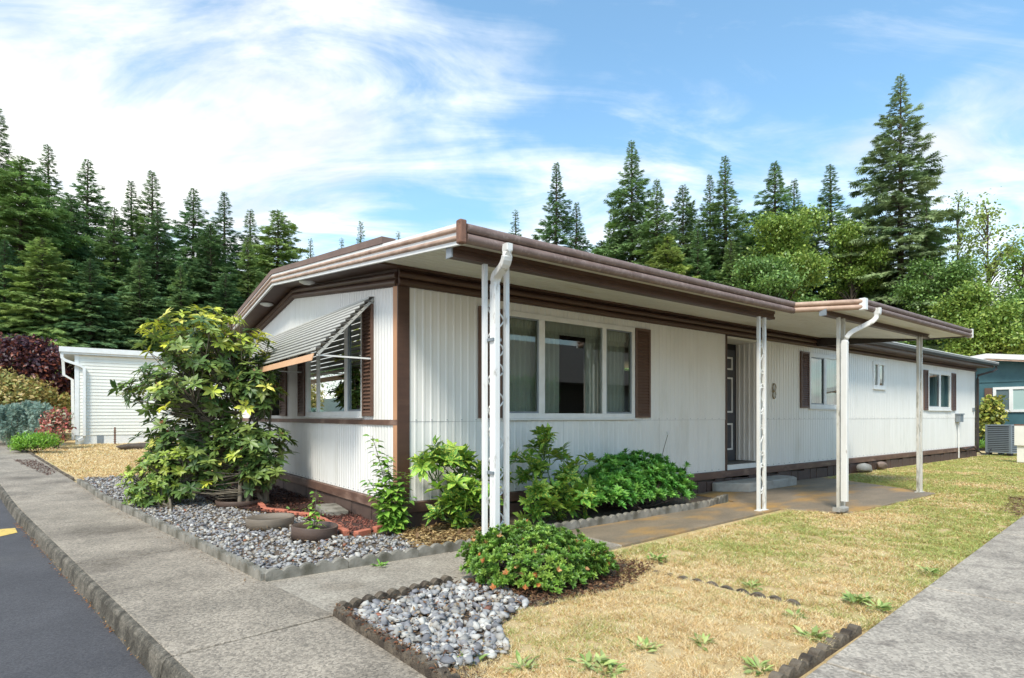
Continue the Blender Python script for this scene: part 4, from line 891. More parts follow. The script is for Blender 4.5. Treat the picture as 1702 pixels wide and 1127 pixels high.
# --- spotted shrubs
def aucuba(base, pts, label, seed):
    root = thing('spotted_laurel', base, label, 'shrub'); tips = []; ax = []
    for (dx, dy, dz, k) in pts:
        for _ in range(k): tips.append(base+np.array([dx, dy, dz])+rng.normal(size=3)*[.09, .08, .07]); ax.append(np.array([dx*.8, dy*.8, .7])+rng.normal(size=3)*.3)
    tips = np.array(tips); ax = np.array(ax); tips[:, 1] = np.minimum(tips[:, 1], -.08)
    link('foliage', whorls('foliage', tips, ax, 7, .175, .40, 1.15, [(112, 162, 66), (94, 144, 60), (138, 180, 76), (84, 130, 58), (150, 186, 80)], M_AUC, leafdroop=.30, rows=2), root)
    link('branches', branches('branches', base, tips, pmat('green_stem', srgb(96, 116, 66), None, rough=.7), .014, 9, .005, .06), root)
a1 = np.array([.52, -.32, 0.0])
aucuba(a1, [(0, 0, .78, 7), (-.22, 0, .72, 5), (.2, 0, .66, 6), (.05, -.15, .5, 7), (-.12, -.1, .4, 6), (.3, -.05, .6, 4), (.12, -.1, .3, 5), (-.18, -.05, .85, 3), (-.3, -.05, .80, 3), (0, -.1, .16, 6), (.28, -.1, .25, 5), (-.2, -.1, .2, 4), (.15, -.2, .45, 5)], 'drooping yellow-spotted laurel between the house corner and the white porch post', 1)
a2_ = np.array([1.72, -.5, 0.0])
aucuba(a2_, [(-.1, 0, .88, 6), (.05, 0, .80, 6), (-.3, 0, .66, 5), (.25, -.05, .62, 6), (.42, -.1, .42, 6), (.05, -.15, .5, 7), (-.25, -.1, .38, 6), (.2, -.2, .25, 6), (-.05, -.2, .22, 5), (.5, -.15, .28, 4), (-.3, -.1, .15, 4), (.3, -.2, .12, 4), (-.2, 0, .55, 5)], 'upright yellow-spotted laurel under the wide window beside the white porch post', 2)
# --- stems with heart-shaped leaves
HEART = (np.array([[0,0,0],[-.42,.02,.05],[-.5,.3,.08],[0,.3,0],[.42,.02,.05],[.5,.3,.08],[-.32,.62,.04],[0,.62,-.02],[.32,.62,.04],[0,1.0,-.12]]), np.array([[0,3,1],[1,3,2],[0,4,3],[4,5,3],[2,3,7],[2,7,6],[3,5,8],[3,8,7],[6,7,9],[7,8,9]]))
def sapling(base, stems, label, L=.09, name='lilac_sapling', cols=((134, 176, 70), (112, 156, 62), (160, 194, 84))):
    root = thing(name, base, label, 'plant'); mb = MB(); P, D, N_, LL = [], [], [], []
    for (dx, dy, h, n) in stems:
        e = base+np.array([dx, dy, h]); c = base+np.array([dx*.3, dy*.3, h*.55]); pts = [base*(1-t)**2+2*c*t*(1-t)+e*t*t for t in np.linspace(0, 1, 8)]; mb.tube(pts, [.007-.0006*i for i in range(8)], 5)
        for i in range(n):
            t = .12+.88*(i+.5)/n; p = base*(1-t)**2+2*c*t*(1-t)+e*t*t; a = i*2.4+rng.uniform(-.3, .3); d = np.array([math.cos(a), math.sin(a), rng.uniform(-.5, .25)]); P.append(p+d*.03); D.append(d); N_.append(np.array([0, 0, 1])+d*.5+rng.normal(size=3)*.2); LL.append(L*rng.uniform(.7, 1.15)*(1.1-.5*t))
    n = len(P); LL = np.array(LL); link('foliage', leaves('foliage', HEART, P, D, N_, LL, LL*.72, pal(cols, n, .12), M_LEAF, True), root); link('stem', mb.mesh('stem', M_BARKG), root)
lc = G(668, 868); lc[1] = min(lc[1], -.1); sapling(np.array([-.14, -.16, 0.]), [(-.22, .05, 1.05, 60), (-.1, -.05, .85, 80), (-.28, .0, .6, 60), (.10, -.08, .66, 56), (-.02, -.12, .5, 50), (-.2, -.1, .36, 40), (-.12, .0, .7, 60), (.14, -.1, .4, 40)], 'tall leafy sapling with heart-shaped leaves at the brown house corner', .13)
sapling(np.array([r2c[0], r2c[1], .03]), [(.02, 0, .46, 26), (-.06, .02, .3, 16), (.07, -.03, .26, 14)], 'leafy seedling growing inside the dark plastic ring', .085, 'lilac_seedling')
# --- weeds
WEEDT = LEAF4
def weed(p, r, cols, label, name='weed', n=30, up=.45):
    r *= rng.uniform(.55, .95)
    p = np.array([p[0], p[1], gz(p[0], p[1])+.0]); a = rng.uniform(0, 6.28, n); D = np.c_[np.cos(a), np.sin(a), rng.uniform(.1, up*2, n)]; L = rng.uniform(.5, 1.1, n)*r
    me = leaves(name, LEAF8, p+D*[.02, .02, .0]+rng.normal(size=(n, 3))*[r*.25, r*.25, 0], D, np.tile([0, 0, 1.0], (n, 1))+rng.normal(size=(n, 3))*.2, L, L*.28, pal(cols, n, .15), M_LEAF, True)
    me.transform(Matrix.Translation(Vector(-p))); o = link(name, me); o.location = Vector(p); tagset(o, label, 'weed', 'weeds in the dry lawn')
WC = [(158, 176, 104), (134, 160, 84), (176, 188, 118)]
for u, v, r in ((1070, 1078, .10), (985, 1106, .11), (868, 1110, .10), (1168, 1068, .09), (1355, 1062, .11), (1322, 1026, .10), (1252, 974, .10), (1092, 930, .10), (1432, 998, .13), (1462, 1012, .10), (785, 1102, .09), (1005, 1118, .09), (1260, 1112, .12), (1545, 950, .1), (1420, 1000, .1)):
    weed(G(u, v), r, WC, 'flat grey-green weed rosette growing in the dry straw lawn')
weed(G(633, 940), .09, [(120, 168, 70), (140, 180, 80)], 'bright green weed growing from the joint below the scalloped edging', n=20)
weed(G(480, 850), .14, [(96, 128, 70), (110, 140, 76)], 'low dark green weed beside the brick border under the rhododendron', n=22)
# --- lawn blades
def blades(name, poly, dens, hmin, hmax, colfn, label, z0=-.03, wmul=1.0):
    P = np.array([q[:2] for q in poly]); lo, hi = P.min(0), P.max(0); area = (hi-lo).prod(); n = int(area*dens); xy = rng.uniform(lo, hi, size=(n, 2))
    dist = np.maximum(1.5, np.hypot(xy[:, 0]-CAM[0], xy[:, 1]-CAM[1])); keep = in_poly(xy[:, 0], xy[:, 1], poly) & (rng.random(n) < np.clip((4.2/dist)**1.35, .02, 1)); xy = xy[keep]; dist = dist[keep]; n = len(xy)
    clump = np.array([mnoise.noise(Vector((q[0]*5.5, q[1]*5.5, 2.2)))+.6*mnoise.noise(Vector((q[0]*14, q[1]*14, 7.1))) for q in xy]); keep = rng.random(n) < np.clip(.72+clump*1.3, .12, 1); xy = xy[keep]; dist = dist[keep]; clump = clump[keep]; n = len(xy)
    z = np.array([gz(*q) for q in xy])+z0; a = rng.uniform(0, 6.28, n); w = .0018*np.maximum(1, dist/3.2)*wmul; h = rng.uniform(hmin, hmax, n)*np.clip(.9+clump*.9, .35, 2.0)
    lean = rng.normal(size=(n, 2))*1.15*h[:, None]; b = np.c_[xy, z]; s = np.c_[np.cos(a)*w, np.sin(a)*w, np.zeros(n)]
    V = np.stack([b-s, b+s, b+np.c_[lean, h]], 1).reshape(-1, 3); c = colfn(xy, n); o = link(name, fast(name, V, np.arange(3*n).reshape(-1, 3), M_BLADE, np.repeat(c, 3, 0))); return tagset(o, label, 'grass', kind='stuff')
STRAW = [(242, 221, 176), (228, 203, 154), (247, 232, 196), (212, 182, 126), (236, 208, 154)]; GREEN = [(172, 182, 106), (188, 194, 118), (150, 166, 90), (206, 204, 134)]
def lawncol(bias, sc=.9):
    def f(xy, n):
        g = np.array([mnoise.noise(Vector((x*sc, y*sc, 4)))*.9+mnoise.noise(Vector((x*sc*3.1, y*sc*3.1, 9)))*.5 for x, y in xy])+bias(xy); p = 1/(1+np.exp(-g*4.5)); m = rng.random(n) < p
        c = pal(STRAW, n, .14); c[m] = pal(GREEN, m.sum(), .14); th = rng.random(n) < .14; c[th] = pal([(176, 140, 92), (150, 118, 80), (196, 150, 96)], th.sum(), .15); return c
    return f
LAWN2 = [(c2[0]+.06, c2[1]-1.05), (-1.0, -3.15), (-.78, -2.93), (-.4, -2.78), (.3, -2.86), (.9, -2.5), (.75, -2.1), (.95, -2.0), (cr[0]+.05, cr[1]), (crb[0]-.6, crb[1]), (c2[0]+.1, -4.5)]
polysheet('lawn_patch', [(c2[0]+.05, c2[1]-.6)]+LAWN2[1:-1]+[(c2[0]+.1, -4.5)], -.002, M_SOIL)
blades('dry_grass', LAWN2, 42000, .008, .026, lawncol(lambda q: -.62+.75*np.exp(-((q[:, 0]-.75)**2+(q[:, 1]+2.55)**2)/.10)), 'pale dry straw grass in the edged lawn corner', .0)
LAWN = [(.95, -2.05), (4.9, -1.82), (5.2, -2.45), (8.5, -2.45), (9.6, -.15), (20, -.1), (23.5, -.2), (23.5, -3.0)]+[tuple(DA[:2]+dd*18-dn*.02), tuple(DA[:2]+dd*3-dn*.0), tuple(DA[:2]+dd*1.2+dn*.03), tuple(cr[:2])]
blades('lawn_grass', LAWN, 30000, .010, .030, lawncol(lambda q: -.12+.06*np.clip(q[:, 0]-1, 0, 8)+.25*(np.hypot(q[:, 0]-6.5, q[:, 1]+3.75) < 1.0)+.2*np.clip(1-np.abs(q[:, 1]+4.1)/.35, 0, 1)), 'patchy straw and green lawn between the path and the driveway', -.03)
FL = [(EA[0]+.1, EA[1]+.55), (-.3, EA[1]+.6), (-.2, 16.8), (-2.7, 16.8), (ex(15)+.1, 15)]
blades('far_dry_grass', FL, 16000, .02, .05, lawncol(lambda q: -.95), 'bleached dry grass between the gravel bed and the white shed', -.03)
# ================================================================ NEIGHBOURS
SZ = .385; SY = 16.85; SX = -2.87
SH = thing('neighbour_shed', (SX, SY, SZ), 'cream lap-sided outbuilding with a white flat roof beside the dry lawn', 'shed')
MB().box((SX, SY, SZ-.3), (6, SY+7, SZ+.27)).build('foundation', M_WHITE, SH)
MB().box((SX+.55, SY-.01, SZ-.1), (SX+.72, SY-.002, SZ+.25)).build('foundation_vent', M_GREY, SH)
MB().box((SX+.02, SY+.02, SZ+.27), (6, SY+7, SZ+2.80)).build('wall', M_LAP, SH)
lapm = MB().add([(0, -.018, 0), (8.85, -.018, 0), (8.85, -.002, .105), (0, -.002, .105), (0, .0, 0), (8.85, .0, 0)], [(0, 1, 2, 3), (4, 5, 1, 0)]).mesh('lap_board', M_LAP)
for i in range(24):
    o = link('lap_board', lapm, SH); o.location = (0, 0, .27+i*.105)
MB().box((SX-.02, SY-.03, SZ+.27), (SX+.09, SY+.02, SZ+2.79)).build('corner_board', M_WHITE, SH)
mb = MB(); mb.box((SX-.36, SY-.12, SZ+2.80), (6.1, SY+7.2, SZ+2.86)); mb.build('roof', M_WHITE, SH)
MB().box((SX-.40, SY-.16, SZ+2.862), (6.1, SY-.10, SZ+3.02)).build('roof_fascia', M_WHITE, SH); MB().box((SX-.40, SY-.098, SZ+2.862), (SX-.34, SY+7.2, SZ+3.02)).build('roof_fascia', M_WHITE, SH)
mb = MB(); mb.sweep([(SX-.33, SY-.06, SZ+2.80), (SX-.33, SY-.06, SZ+2.68), (SX-.25, SY-.06, SZ+2.60), (SX+.12, SY-.06, SZ+2.46), (SX+.22, SY-.06, SZ+2.38), (SX+.22, SY-.06, SZ+.25), (SX+.18, SY-.08, SZ+.17), (SX+.05, SY-.12, SZ+.10)], RECT(.11, .08)); mb.build('downspout', M_WHITE, SH)
mb = MB(); mb.sweep([(SX-.33, SY+.9, SZ+2.80), (SX-.30, SY+.9, SZ+2.2), (SX-.08, SY+.9, SZ+2.05), (SX-.06, SY+.9, SZ+.1)], RECT(.11, .08)); mb.build('downspout', M_WHITE, SH)
st = thing('rusty_stake', (SX+1.0, SY-.5, SZ), 'short rusty stake standing in front of the cream outbuilding', 'stake'); mb = MB(); mb.tube([(SX+1.0, SY-.5, SZ-.05), (SX+1.0, SY-.5, SZ+.52)], .025, 6)
for i in range(6): mb.box((SX+.965, SY-.535, SZ+.06+i*.07), (SX+1.035, SY-.465, SZ+.08+i*.07))
link('post', mb.mesh('post', M_RUST), st)
# root mound by the shed lawn
tagset(link('stump_roots', rock('stump_roots', (G(225, 745)[0]+.3, G(225, 745)[1], gz(0, G(225, 745)[1])+.0), (.9, .4, .16), M_BARK, 12, sub=3)), 'low brown heap of old roots on the far dry lawn', 'stump')
# teal house
TD = 29.0; tp = CAM+pdir(1700)*TD
TH = thing('teal_house', (tp[0], tp[1], 0), 'teal house with white roof edge and white-framed window behind the air conditioner', 'house')
TX = 27.2
def TP(u): k = pdir(u); return float(CAM[1]+k[1]*(TX-CAM[0])/k[0]), float(TX-CAM[0])/k[0]
yl, _ = TP(1600); yr, _ = TP(1790); yp, kd = TP(1646)
zt_ = lambda v, u: CAMH+(HZ-v)/FPX*TP(u)[1]
zpk = zt_(597, 1646); ze = zpk-.55
mb = MB(); V = [(TX, yl+6, -.1), (TX, yr-6, -.1), (TX, yr-6, ze-.6), (TX, yp, zpk-.05), (TX, yl+6, ze-.4)]; V2 = [(x+9, y, z) for x, y, z in V]; mb.add(V+V2, [(0, 1, 2, 3, 4), (9, 8, 7, 6, 5)]+[(i, (i+1) % 5, (i+1) % 5+5, i+5) for i in range(5)]); mb.build('wall', M_TEAL, TH)
for (A_, B_) in (((yl+6.3, ze-.42), (yp, zpk)), ((yp, zpk), (yr-6.3, ze-.62))):
    mb = MB(); mb.add([(TX-.5, A_[0], A_[1]), (TX-.5, B_[0], B_[1]), (TX+9, B_[0], B_[1]), (TX+9, A_[0], A_[1]), (TX-.5, A_[0], A_[1]+.2), (TX-.5, B_[0], B_[1]+.2), (TX+9, B_[0], B_[1]+.2), (TX+9, A_[0], A_[1]+.2)], [(3, 2, 1, 0), (4, 5, 6, 7), (0, 1, 5, 4), (1, 2, 6, 5), (2, 3, 7, 6), (3, 0, 4, 7)]); mb.build('roof', M_WHITE, TH)
    mb = MB(); mb.sweep([(TX-.45, A_[0], A_[1]-.02), (TX-.45, B_[0], B_[1]-.02)], RECT(.06, .1)); mb.build('rake_trim', M_ROLLT, TH)
MB().box((TX-.03, yr-5, zt_(634, 1660)-.03), (TX-.005, yl+5, zt_(634, 1660)+.03)).build('belt_trim', M_TEAL, TH)
wy0, _ = TP(1651); wy1, _ = TP(1752); wz0, wz1 = zt_(685, 1651), zt_(644, 1651); f = .1
mb = MB(); a_, b_ = wy1, wy0
mb.box((TX-.06, a_, wz0), (TX-.005, b_, wz0+f)); mb.box((TX-.06, a_, wz1-f), (TX-.005, b_, wz1)); mb.box((TX-.059, a_, wz0+f), (TX-.005, a_+f, wz1-f)); mb.box((TX-.059, b_-f, wz0+f), (TX-.005, b_, wz1-f))
my, _ = TP(1681); mb.box((TX-.058, my-.06, wz0+f), (TX-.005, my+.06, wz1-f)); tw = mb.build('window', M_WHITE, TH)
MB().box((TX-.02, my+.06, wz0+f), (TX-.004, b_-f, wz1-f)).build('pane', pmat('grey_screen', srgb(96, 112, 116), None, rough=.2), tw); MB().box((TX-.02, a_+f, wz0+f), (TX-.004, my-.06, wz1-f)).build('pane', pmat('pale_blind_pane', srgb(168, 190, 186), None, rough=.2), tw)
sy0, _ = TP(1637); MB().box((TX-.05, wy0+.03, wz0+.15), (TX-.005, sy0, wz1-.02)).build('shutter', M_SHUT, TH)
# air conditioner
acp = np.array([21.25, -.52, 0.]); AC = thing('air_conditioner', acp, 'grey slatted air conditioner standing past the end of the white house', 'air conditioner'); AC.rotation_euler.z = math.radians(-18)
def acpart(mb, name, mat, bevel=0):
    o = link(name, mb.mesh(name, mat)); o.parent = AC; o.location = (0, 0, 0)
    return o
S_ = .37
acpart(MB().box((-S_+.03, -S_+.03, .12), (S_-.03, S_-.03, .93)), 'coil', M_BLACK); acpart(MB().box((-S_, -S_, .93), (S_, S_, .98)), 'top_panel', M_ACG); acpart(MB().box((-S_, -S_, .07), (S_, S_, .12)), 'base_pan', M_ACG)
for sx, sy in ((-1, -1), (1, -1), (1, 1), (-1, 1)):
    acpart(MB().box((sx*S_-.06*(sx > 0), sy*S_-.06*(sy > 0), .121), (sx*S_+.06*(sx < 0), sy*S_+.06*(sy < 0), .929)), 'corner_panel', M_ACG); acpart(MB().box((sx*.3-.06, sy*.3-.06, 0), (sx*.3+.06, sy*.3+.06, .069)), 'foot', M_BLACK)
sm1 = MB().box((-S_+.062, -.012, 0), (S_-.062, .012, .034)).mesh('louvre', M_ACG)
for k in range(4):
    for i in range(13):
        o = bpy.data.objects.new('louvre', sm1); COL.objects.link(o); o.parent = AC; a = k*math.pi/2; o.location = ((S_-.012)*math.sin(a), -(S_-.012)*math.cos(a), .14+i*.06); o.rotation_euler.z = a
hose = MB(); hose.tube([(18.35, -.08, .30), (18.9, -.1, .22), (19.5, -.12, .30), (20.0, -.2, .08), (20.25, -.3, .06), (20.45, -.35, .22)], .02, 6); hose.build('refrigerant_hose', M_BLACK, label='black hose running from the white house to the air conditioner', cat='hose')
bp_ = G(1698, 768); PE = thing('utility_pedestal', bp_, 'beige utility pedestal standing on the lawn beside the air conditioner', 'pedestal')
MB().box((bp_[0]-.08, bp_[1]-.08, 0), (bp_[0]+.08, bp_[1]+.08, .45)).build('post', M_LAP, PE); MB().box((bp_[0]-.13, bp_[1]-.13, .45), (bp_[0]+.13, bp_[1]+.13, 1.0)).build('cover', M_LAP, PE, bevel=.01); MB().box((bp_[0]-.135, bp_[1]-.135, 1.0), (bp_[0]+.135, bp_[1]+.135, 1.03)).build('cap', M_RUST, PE)
# house and hedge that the windows mirror
NH = thing('opposite_house', (11, -10, 0), 'dark-walled house with a grey shingle roof facing the porch across the driveway', 'house')
MB().box((4, -15, -.05), (20, -10, 2.5)).build('wall', pmat('dark_wall', srgb(70, 66, 62), None, rough=.8), NH)
mb = MB(); mb.add([(3.4, -9.3, 2.45), (20.6, -9.3, 2.45), (20.6, -12.5, 4.3), (3.4, -12.5, 4.3), (3.4, -15.6, 2.45), (20.6, -15.6, 2.45)], [(0, 1, 2, 3), (3, 2, 5, 4), (0, 3, 4), (1, 5, 2), (0, 4, 5, 1)]); mb.build('roof', pmat('grey_shingle', srgb(132, 122, 114), srgb(112, 104, 98), 8, .9, .6, 40), NH)
MB().box((9.6, -9.99, .1), (10.6, -9.95, 2.2)).build('door', pmat('navy_door', srgb(40, 52, 96), None, rough=.5), NH); MB().box((9.4, -9.985, .1), (9.58, -9.93, 2.25)).build('door_post', M_WHITE, NH); MB().box((12.5, -9.99, 1.0), (15, -9.95, 2.1)).build('window', M_GREY, NH)
def hedge(x0, x1, y0, y1, h, label, n):
    root = thing('hedge', ((x0+x1)/2, (y0+y1)/2, gz(0, y0)), label, 'hedge'); P = rng.uniform([x0, y0, .05], [x1, y1, h], size=(n, 3)); k = rng.integers(0, 3, n); P[k == 0, 2] = h; P[k == 1, 1] = np.where(rng.random((k == 1).sum()) < .5, y0, y1); P[k == 2, 0] = np.where(rng.random((k == 2).sum()) < .5, x0, x1); P += rng.normal(size=(n, 3))*.07; P[:, 2] += gz(0, y0)
    link('foliage', leaves('foliage', LEAF4, P, rand_unit(n), rand_unit(n)+[0, 0, 1], .14, .09, pal([(88, 132, 58), (104, 150, 66), (74, 114, 52)], n), M_LEAF), root)
hedge(5.6, 9.2, -8.6, -7.9, 2.25, 'clipped green hedge in front of the opposite dark house', 9000)
hedge(-11.5, -10.5, 16, 46, 4.0, 'long green hedge across the street from the gable', 9000)
MB().box((-10.3, 22, -.1), (-9.6, 38, 2.35)).build('garden_wall', M_WHITE, label='white wall in front of the tall hedge across the street', cat='wall')
# ================================================================ BACKGROUND PLANTS, LEFT
def puff(name, base, els, n, tpl, L, cols, label, cat, mat=M_LEAF, trunk=None, flat=0.0, wr=.6, bmat=M_BARK):
    root = thing(name, base, label, cat); tips, ax = ell_tips(els, n, .35); tips[:, 2] = np.maximum(tips[:, 2], base[2]+.05); D = rand_unit(len(tips)); D[:, 2] -= flat; N_ = ax*.6+[0, 0, .8]+rng.normal(size=ax.shape)*.4
    Ls = L*rng.uniform(.6, 1.3, len(tips)); idx = None
    link('foliage', leaves('foliage', tpl, tips, D, N_, Ls, Ls*wr, pal(cols, len(tips), .16), mat), root); link('branches', branches('branches', base, tips[rng.choice(len(tips), 90)], bmat, trunk or .03, 7, .006, .05), root); return root
dM = 21.0; bM = CAM+pdir(88)*dM; bM[2] = gz(*bM[:2])
puff('purple_maple', bM, [pix_ell(50, 595, 55, 30, dM, 1.2), pix_ell(25, 630, 50, 28, dM, 1.2), pix_ell(90, 620, 36, 40, dM, 1.0), pix_ell(70, 645, 45, 22, dM, 1.0), pix_ell(40, 575, 40, 18, dM, .9)], 7500, LEAF4, .16, [(92, 54, 56), (74, 44, 52), (58, 38, 46), (120, 66, 54), (66, 40, 48), (142, 80, 58)], 'dark purple-red Japanese maple behind the cream outbuilding corner', 'tree', trunk=.09)
dO = 19.0; bO = CAM+pdir(35)*dO; bO[2] = gz(*bO[:2])
puff('golden_maple', bO, [pix_ell(30, 655, 52, 30, dO, 1.0), pix_ell(-10, 650, 40, 40, dO, .9), pix_ell(108, 668, 14, 14, dO+.8, .5)], 4800, LEAF4, .14, [(158, 150, 84), (172, 152, 84), (136, 140, 74), (184, 160, 100)], 'rounded olive-gold maple in front of the purple maple', 'tree', trunk=.05)
dC = 17.5; bC = CAM+pdir(30)*dC; bC[2] = gz(*bC[:2])
def weeping(base):
    root = thing('weeping_cedar', base, 'blue-grey weeping cedar with hanging branches beside the far pavement', 'tree'); P, D = [], []; mb = MB()
    for k in range(115):
        u0 = rng.uniform(-12, 82); v0 = 672+abs(u0-50)*.12+rng.uniform(0, 14); dep = dC+rng.uniform(-.7, .7); s = CAM+pdir(u0, v0)*dep; out = rng.normal(size=2)*.22; ln = rng.uniform(.5, 1.0)*(s[2]-base[2]-.05)
        pts = [s+np.array([out[0]*t, out[1]*t, .10*math.sin(t*3.1)-ln*t*t]) for t in np.linspace(0, 1, 14)]; mb.tube(pts[::3], .008, 3)
        for p, q in zip(pts[:-1], pts[1:]):
            for _ in range(5): P.append(p+(q-p)*rng.random()); d = (q-p)/np.linalg.norm(q-p); D.append(d*.8+rand_unit(1)[0]*.9)
    n = len(P); link('foliage', leaves('foliage', FEATH, P, D, rand_unit(n), .16, .10, pal([(142, 164, 158), (120, 144, 140), (160, 178, 172), (104, 130, 124)], n), M_NEEDLE), root)
    mb.tube([base, base+[.1, 0, .9], np.array(CAM+pdir(45, 668)*dC)], [.06, .05, .03], 6); mb.tube([CAM+pdir(5, 685)*dC, CAM+pdir(30, 672)*dC, CAM+pdir(45, 668)*dC, CAM+pdir(75, 674)*dC], [.02, .03, .03, .015], 5); link('branches', mb.mesh('branches', M_BARKG), root)
weeping(bC)
dN = 16.4; bN = CAM+pdir(95)*dN; bN[2] = gz(*bN[:2])
puff('red_tipped_shrub', bN, [pix_ell(92, 712, 24, 28, dN, .4), pix_ell(98, 690, 18, 12, dN, .35)], 900, LEAF4, .10, [(206, 108, 98), (190, 124, 108), (150, 150, 88), (214, 150, 132), (168, 92, 84), (190, 186, 160)], 'red-tipped loose shrub in front of the outbuilding corner', 'shrub', trunk=.012)
dB = 13.2; bB = G(56, 752)
dB = float((bB-CAM)@CF)
puff('bright_green_bush', bB, [pix_ell(46, 735, 22, 14, dB, .4), pix_ell(72, 734, 22, 14, dB, .4), pix_ell(32, 742, 12, 10, dB-.1, .25)], 2600, LEAF4, .09, [(128, 176, 50), (108, 156, 46), (150, 192, 66)], 'bright lime-green low bush at the corner of the far lawn', 'shrub', flat=-.9, wr=.22, trunk=.01)
tb = CAM+pdir(1648)*23.0; tb[2] = 0
puff('yellow_green_shrub', tb, [pix_ell(1646, 690, 22, 22, 23, .5), pix_ell(1650, 672, 14, 14, 23, .4), pix_ell(1640, 712, 16, 22, 23, .4)], 1500, LEAF4, .17, [(176, 176, 78), (142, 156, 66), (120, 136, 60), (190, 180, 90)], 'yellow-green shrub between the white house end and the teal house', 'shrub', trunk=.03)
gb = CAM+pdir(1640)*21.5; gb[2] = 0
puff('grass_tuft', gb, [pix_ell(1632, 742, 14, 6, 21.5, .4)], 500, LEAF4, .16, [(110, 156, 60), (130, 172, 70)], 'small bright grass tuft behind the air conditioner', 'grass', flat=-1.2, wr=.15, trunk=.005)
# ================================================================ FOREST
def conifer_mesh(seed, H=24.0, Rb=4.2, nb=190, cols=((58, 84, 52), (66, 94, 56), (48, 74, 48)), spray=.62, bare=.06, droop=.35, power=.85, per=26):
    r = np.random.default_rng(seed); mb = MB(); P, D, N_, C_ = [], [], [], []; L = []
    base = np.array([srgb(*c)[:3] for c in cols])
    for i in range(nb):
        t = ((i+r.random())/nb)**1.18; z = H*(1-t*(1-bare)); R_ = Rb*(t**power)*r.uniform(.5, 1.25)+.05; a = i*2.39996+r.uniform(-.5, .5); up = .55*(1-t)-.12; d = np.array([math.cos(a), math.sin(a), 0])
        pts = lambda s: np.array([0, 0, z])+d*R_*s+np.array([0, 0, 1.0])*R_*(up*s-droop*s*s*(.5+t)+.16*s**4)
        mb.tube([pts(0), pts(.4), pts(.8)], [.05+.03*t, .03, .012], 3); side = np.array([-d[1], d[0], 0]); bc = base[r.integers(0, len(base))]*r.uniform(.75, 1.3)
        n = max(5, int(per*(R_/Rb)+3))
        for k in range(n):
            s = r.uniform(.12, 1.0)**.75; sg = 1 if k % 2 else -1; tang = pts(min(1, s+.05))-pts(s-.05); tang /= np.linalg.norm(tang); w = R_*.42*(1.05-s)+.15
            lat = sg*r.uniform(0, 1)*w; P.append(pts(s)+side*lat+np.array([0, 0, -.18*abs(lat)+r.normal()*.06])); D.append(tang+side*sg*r.uniform(.25, 1.0)+np.array([0, 0, r.uniform(-.45, .1)])); N_.append(np.array([0, 0, 1.0])+r.normal(size=3)*.35); L.append(spray*r.uniform(.7, 1.3)*(.30+.70*min(1, R_/2.6))); C_.append(bc*r.uniform(.85, 1.2))
    L = np.array(L); cr_ = leaves('crown', FEATH, P, D, N_, L, L, np.array(C_), M_NEEDLE)
    tr = MB(); tr.tube([(0, 0, -.5), (0, 0, H*.3), (.05, 0, H*.7), (0, 0, H*.99)], [H*.013, H*.010, H*.005, .02], 8); tr.v += []; 
    b = len(tr.v); tr.v += mb.v; tr.f += [tuple(q+b for q in f) for f in mb.f]; tr.sm += mb.sm
    return tr.mesh('trunk', M_BARK), cr_, H
DK = ((104, 132, 88), (116, 142, 94), (94, 122, 84)); LT = ((138, 158, 94), (150, 168, 102), (126, 148, 88)); MD = ((120, 146, 96), (132, 156, 102), (108, 134, 90))
CON = {'slim': conifer_mesh(1, 24, 5.6, 250, DK, .64, droop=.30, per=115, power=1.12), 'broad': conifer_mesh(2, 24, 7.4, 250, MD, .68, droop=.42, per=150, power=1.05), 'pale': conifer_mesh(3, 22, 6.0, 240, LT, .70, droop=.5, per=120, power=.7), 'tall': conifer_mesh(4, 30, 8.6, 240, ((132, 148, 108), (118, 138, 100), (144, 158, 116)), .74, droop=.40, power=1.0, per=140), 'dark': conifer_mesh(5, 24, 5.4, 240, ((98, 126, 86), (110, 136, 92), (88, 116, 80)), .70, droop=.48, per=105, power=.75), 'spire': conifer_mesh(6, 24, 4.4, 200, MD, .6, droop=.25, per=80, power=1.1)}
def plant_conifer(kind, u, vtop, depth, label, wide=1.0, group='conifers of the wood behind the houses'):
    p = CAM+pdir(u)*depth; z = gz(p[0], min(p[1], 26)) if p[0] < 12 else -.05; H = CAMH+(HZ-vtop)/FPX*depth-z; tm, cm, h0 = CON[kind]; s = H/h0
    root = thing('conifer_tree', (p[0], p[1], z), label, 'tree', group); sw = s*wide
    rz = rng.uniform(0, 6.28)
    for nm, me in (('trunk', tm), ('crown', cm)):
        o = bpy.data.objects.new(nm, me); COL.objects.link(o); o.parent = root
    root.scale = (sw, sw, s); root.rotation_euler.z = rz
KL = {'slim': 'slim pointed dark green conifer', 'broad': 'broad full mid-green conifer', 'dark': 'low dense dark conifer', 'spire': 'thin conifer tip', 'pale': 'light yellow-green broad conifer'}
LL_ = 'tall dark conifer in the dense wood behind the cream outbuilding'
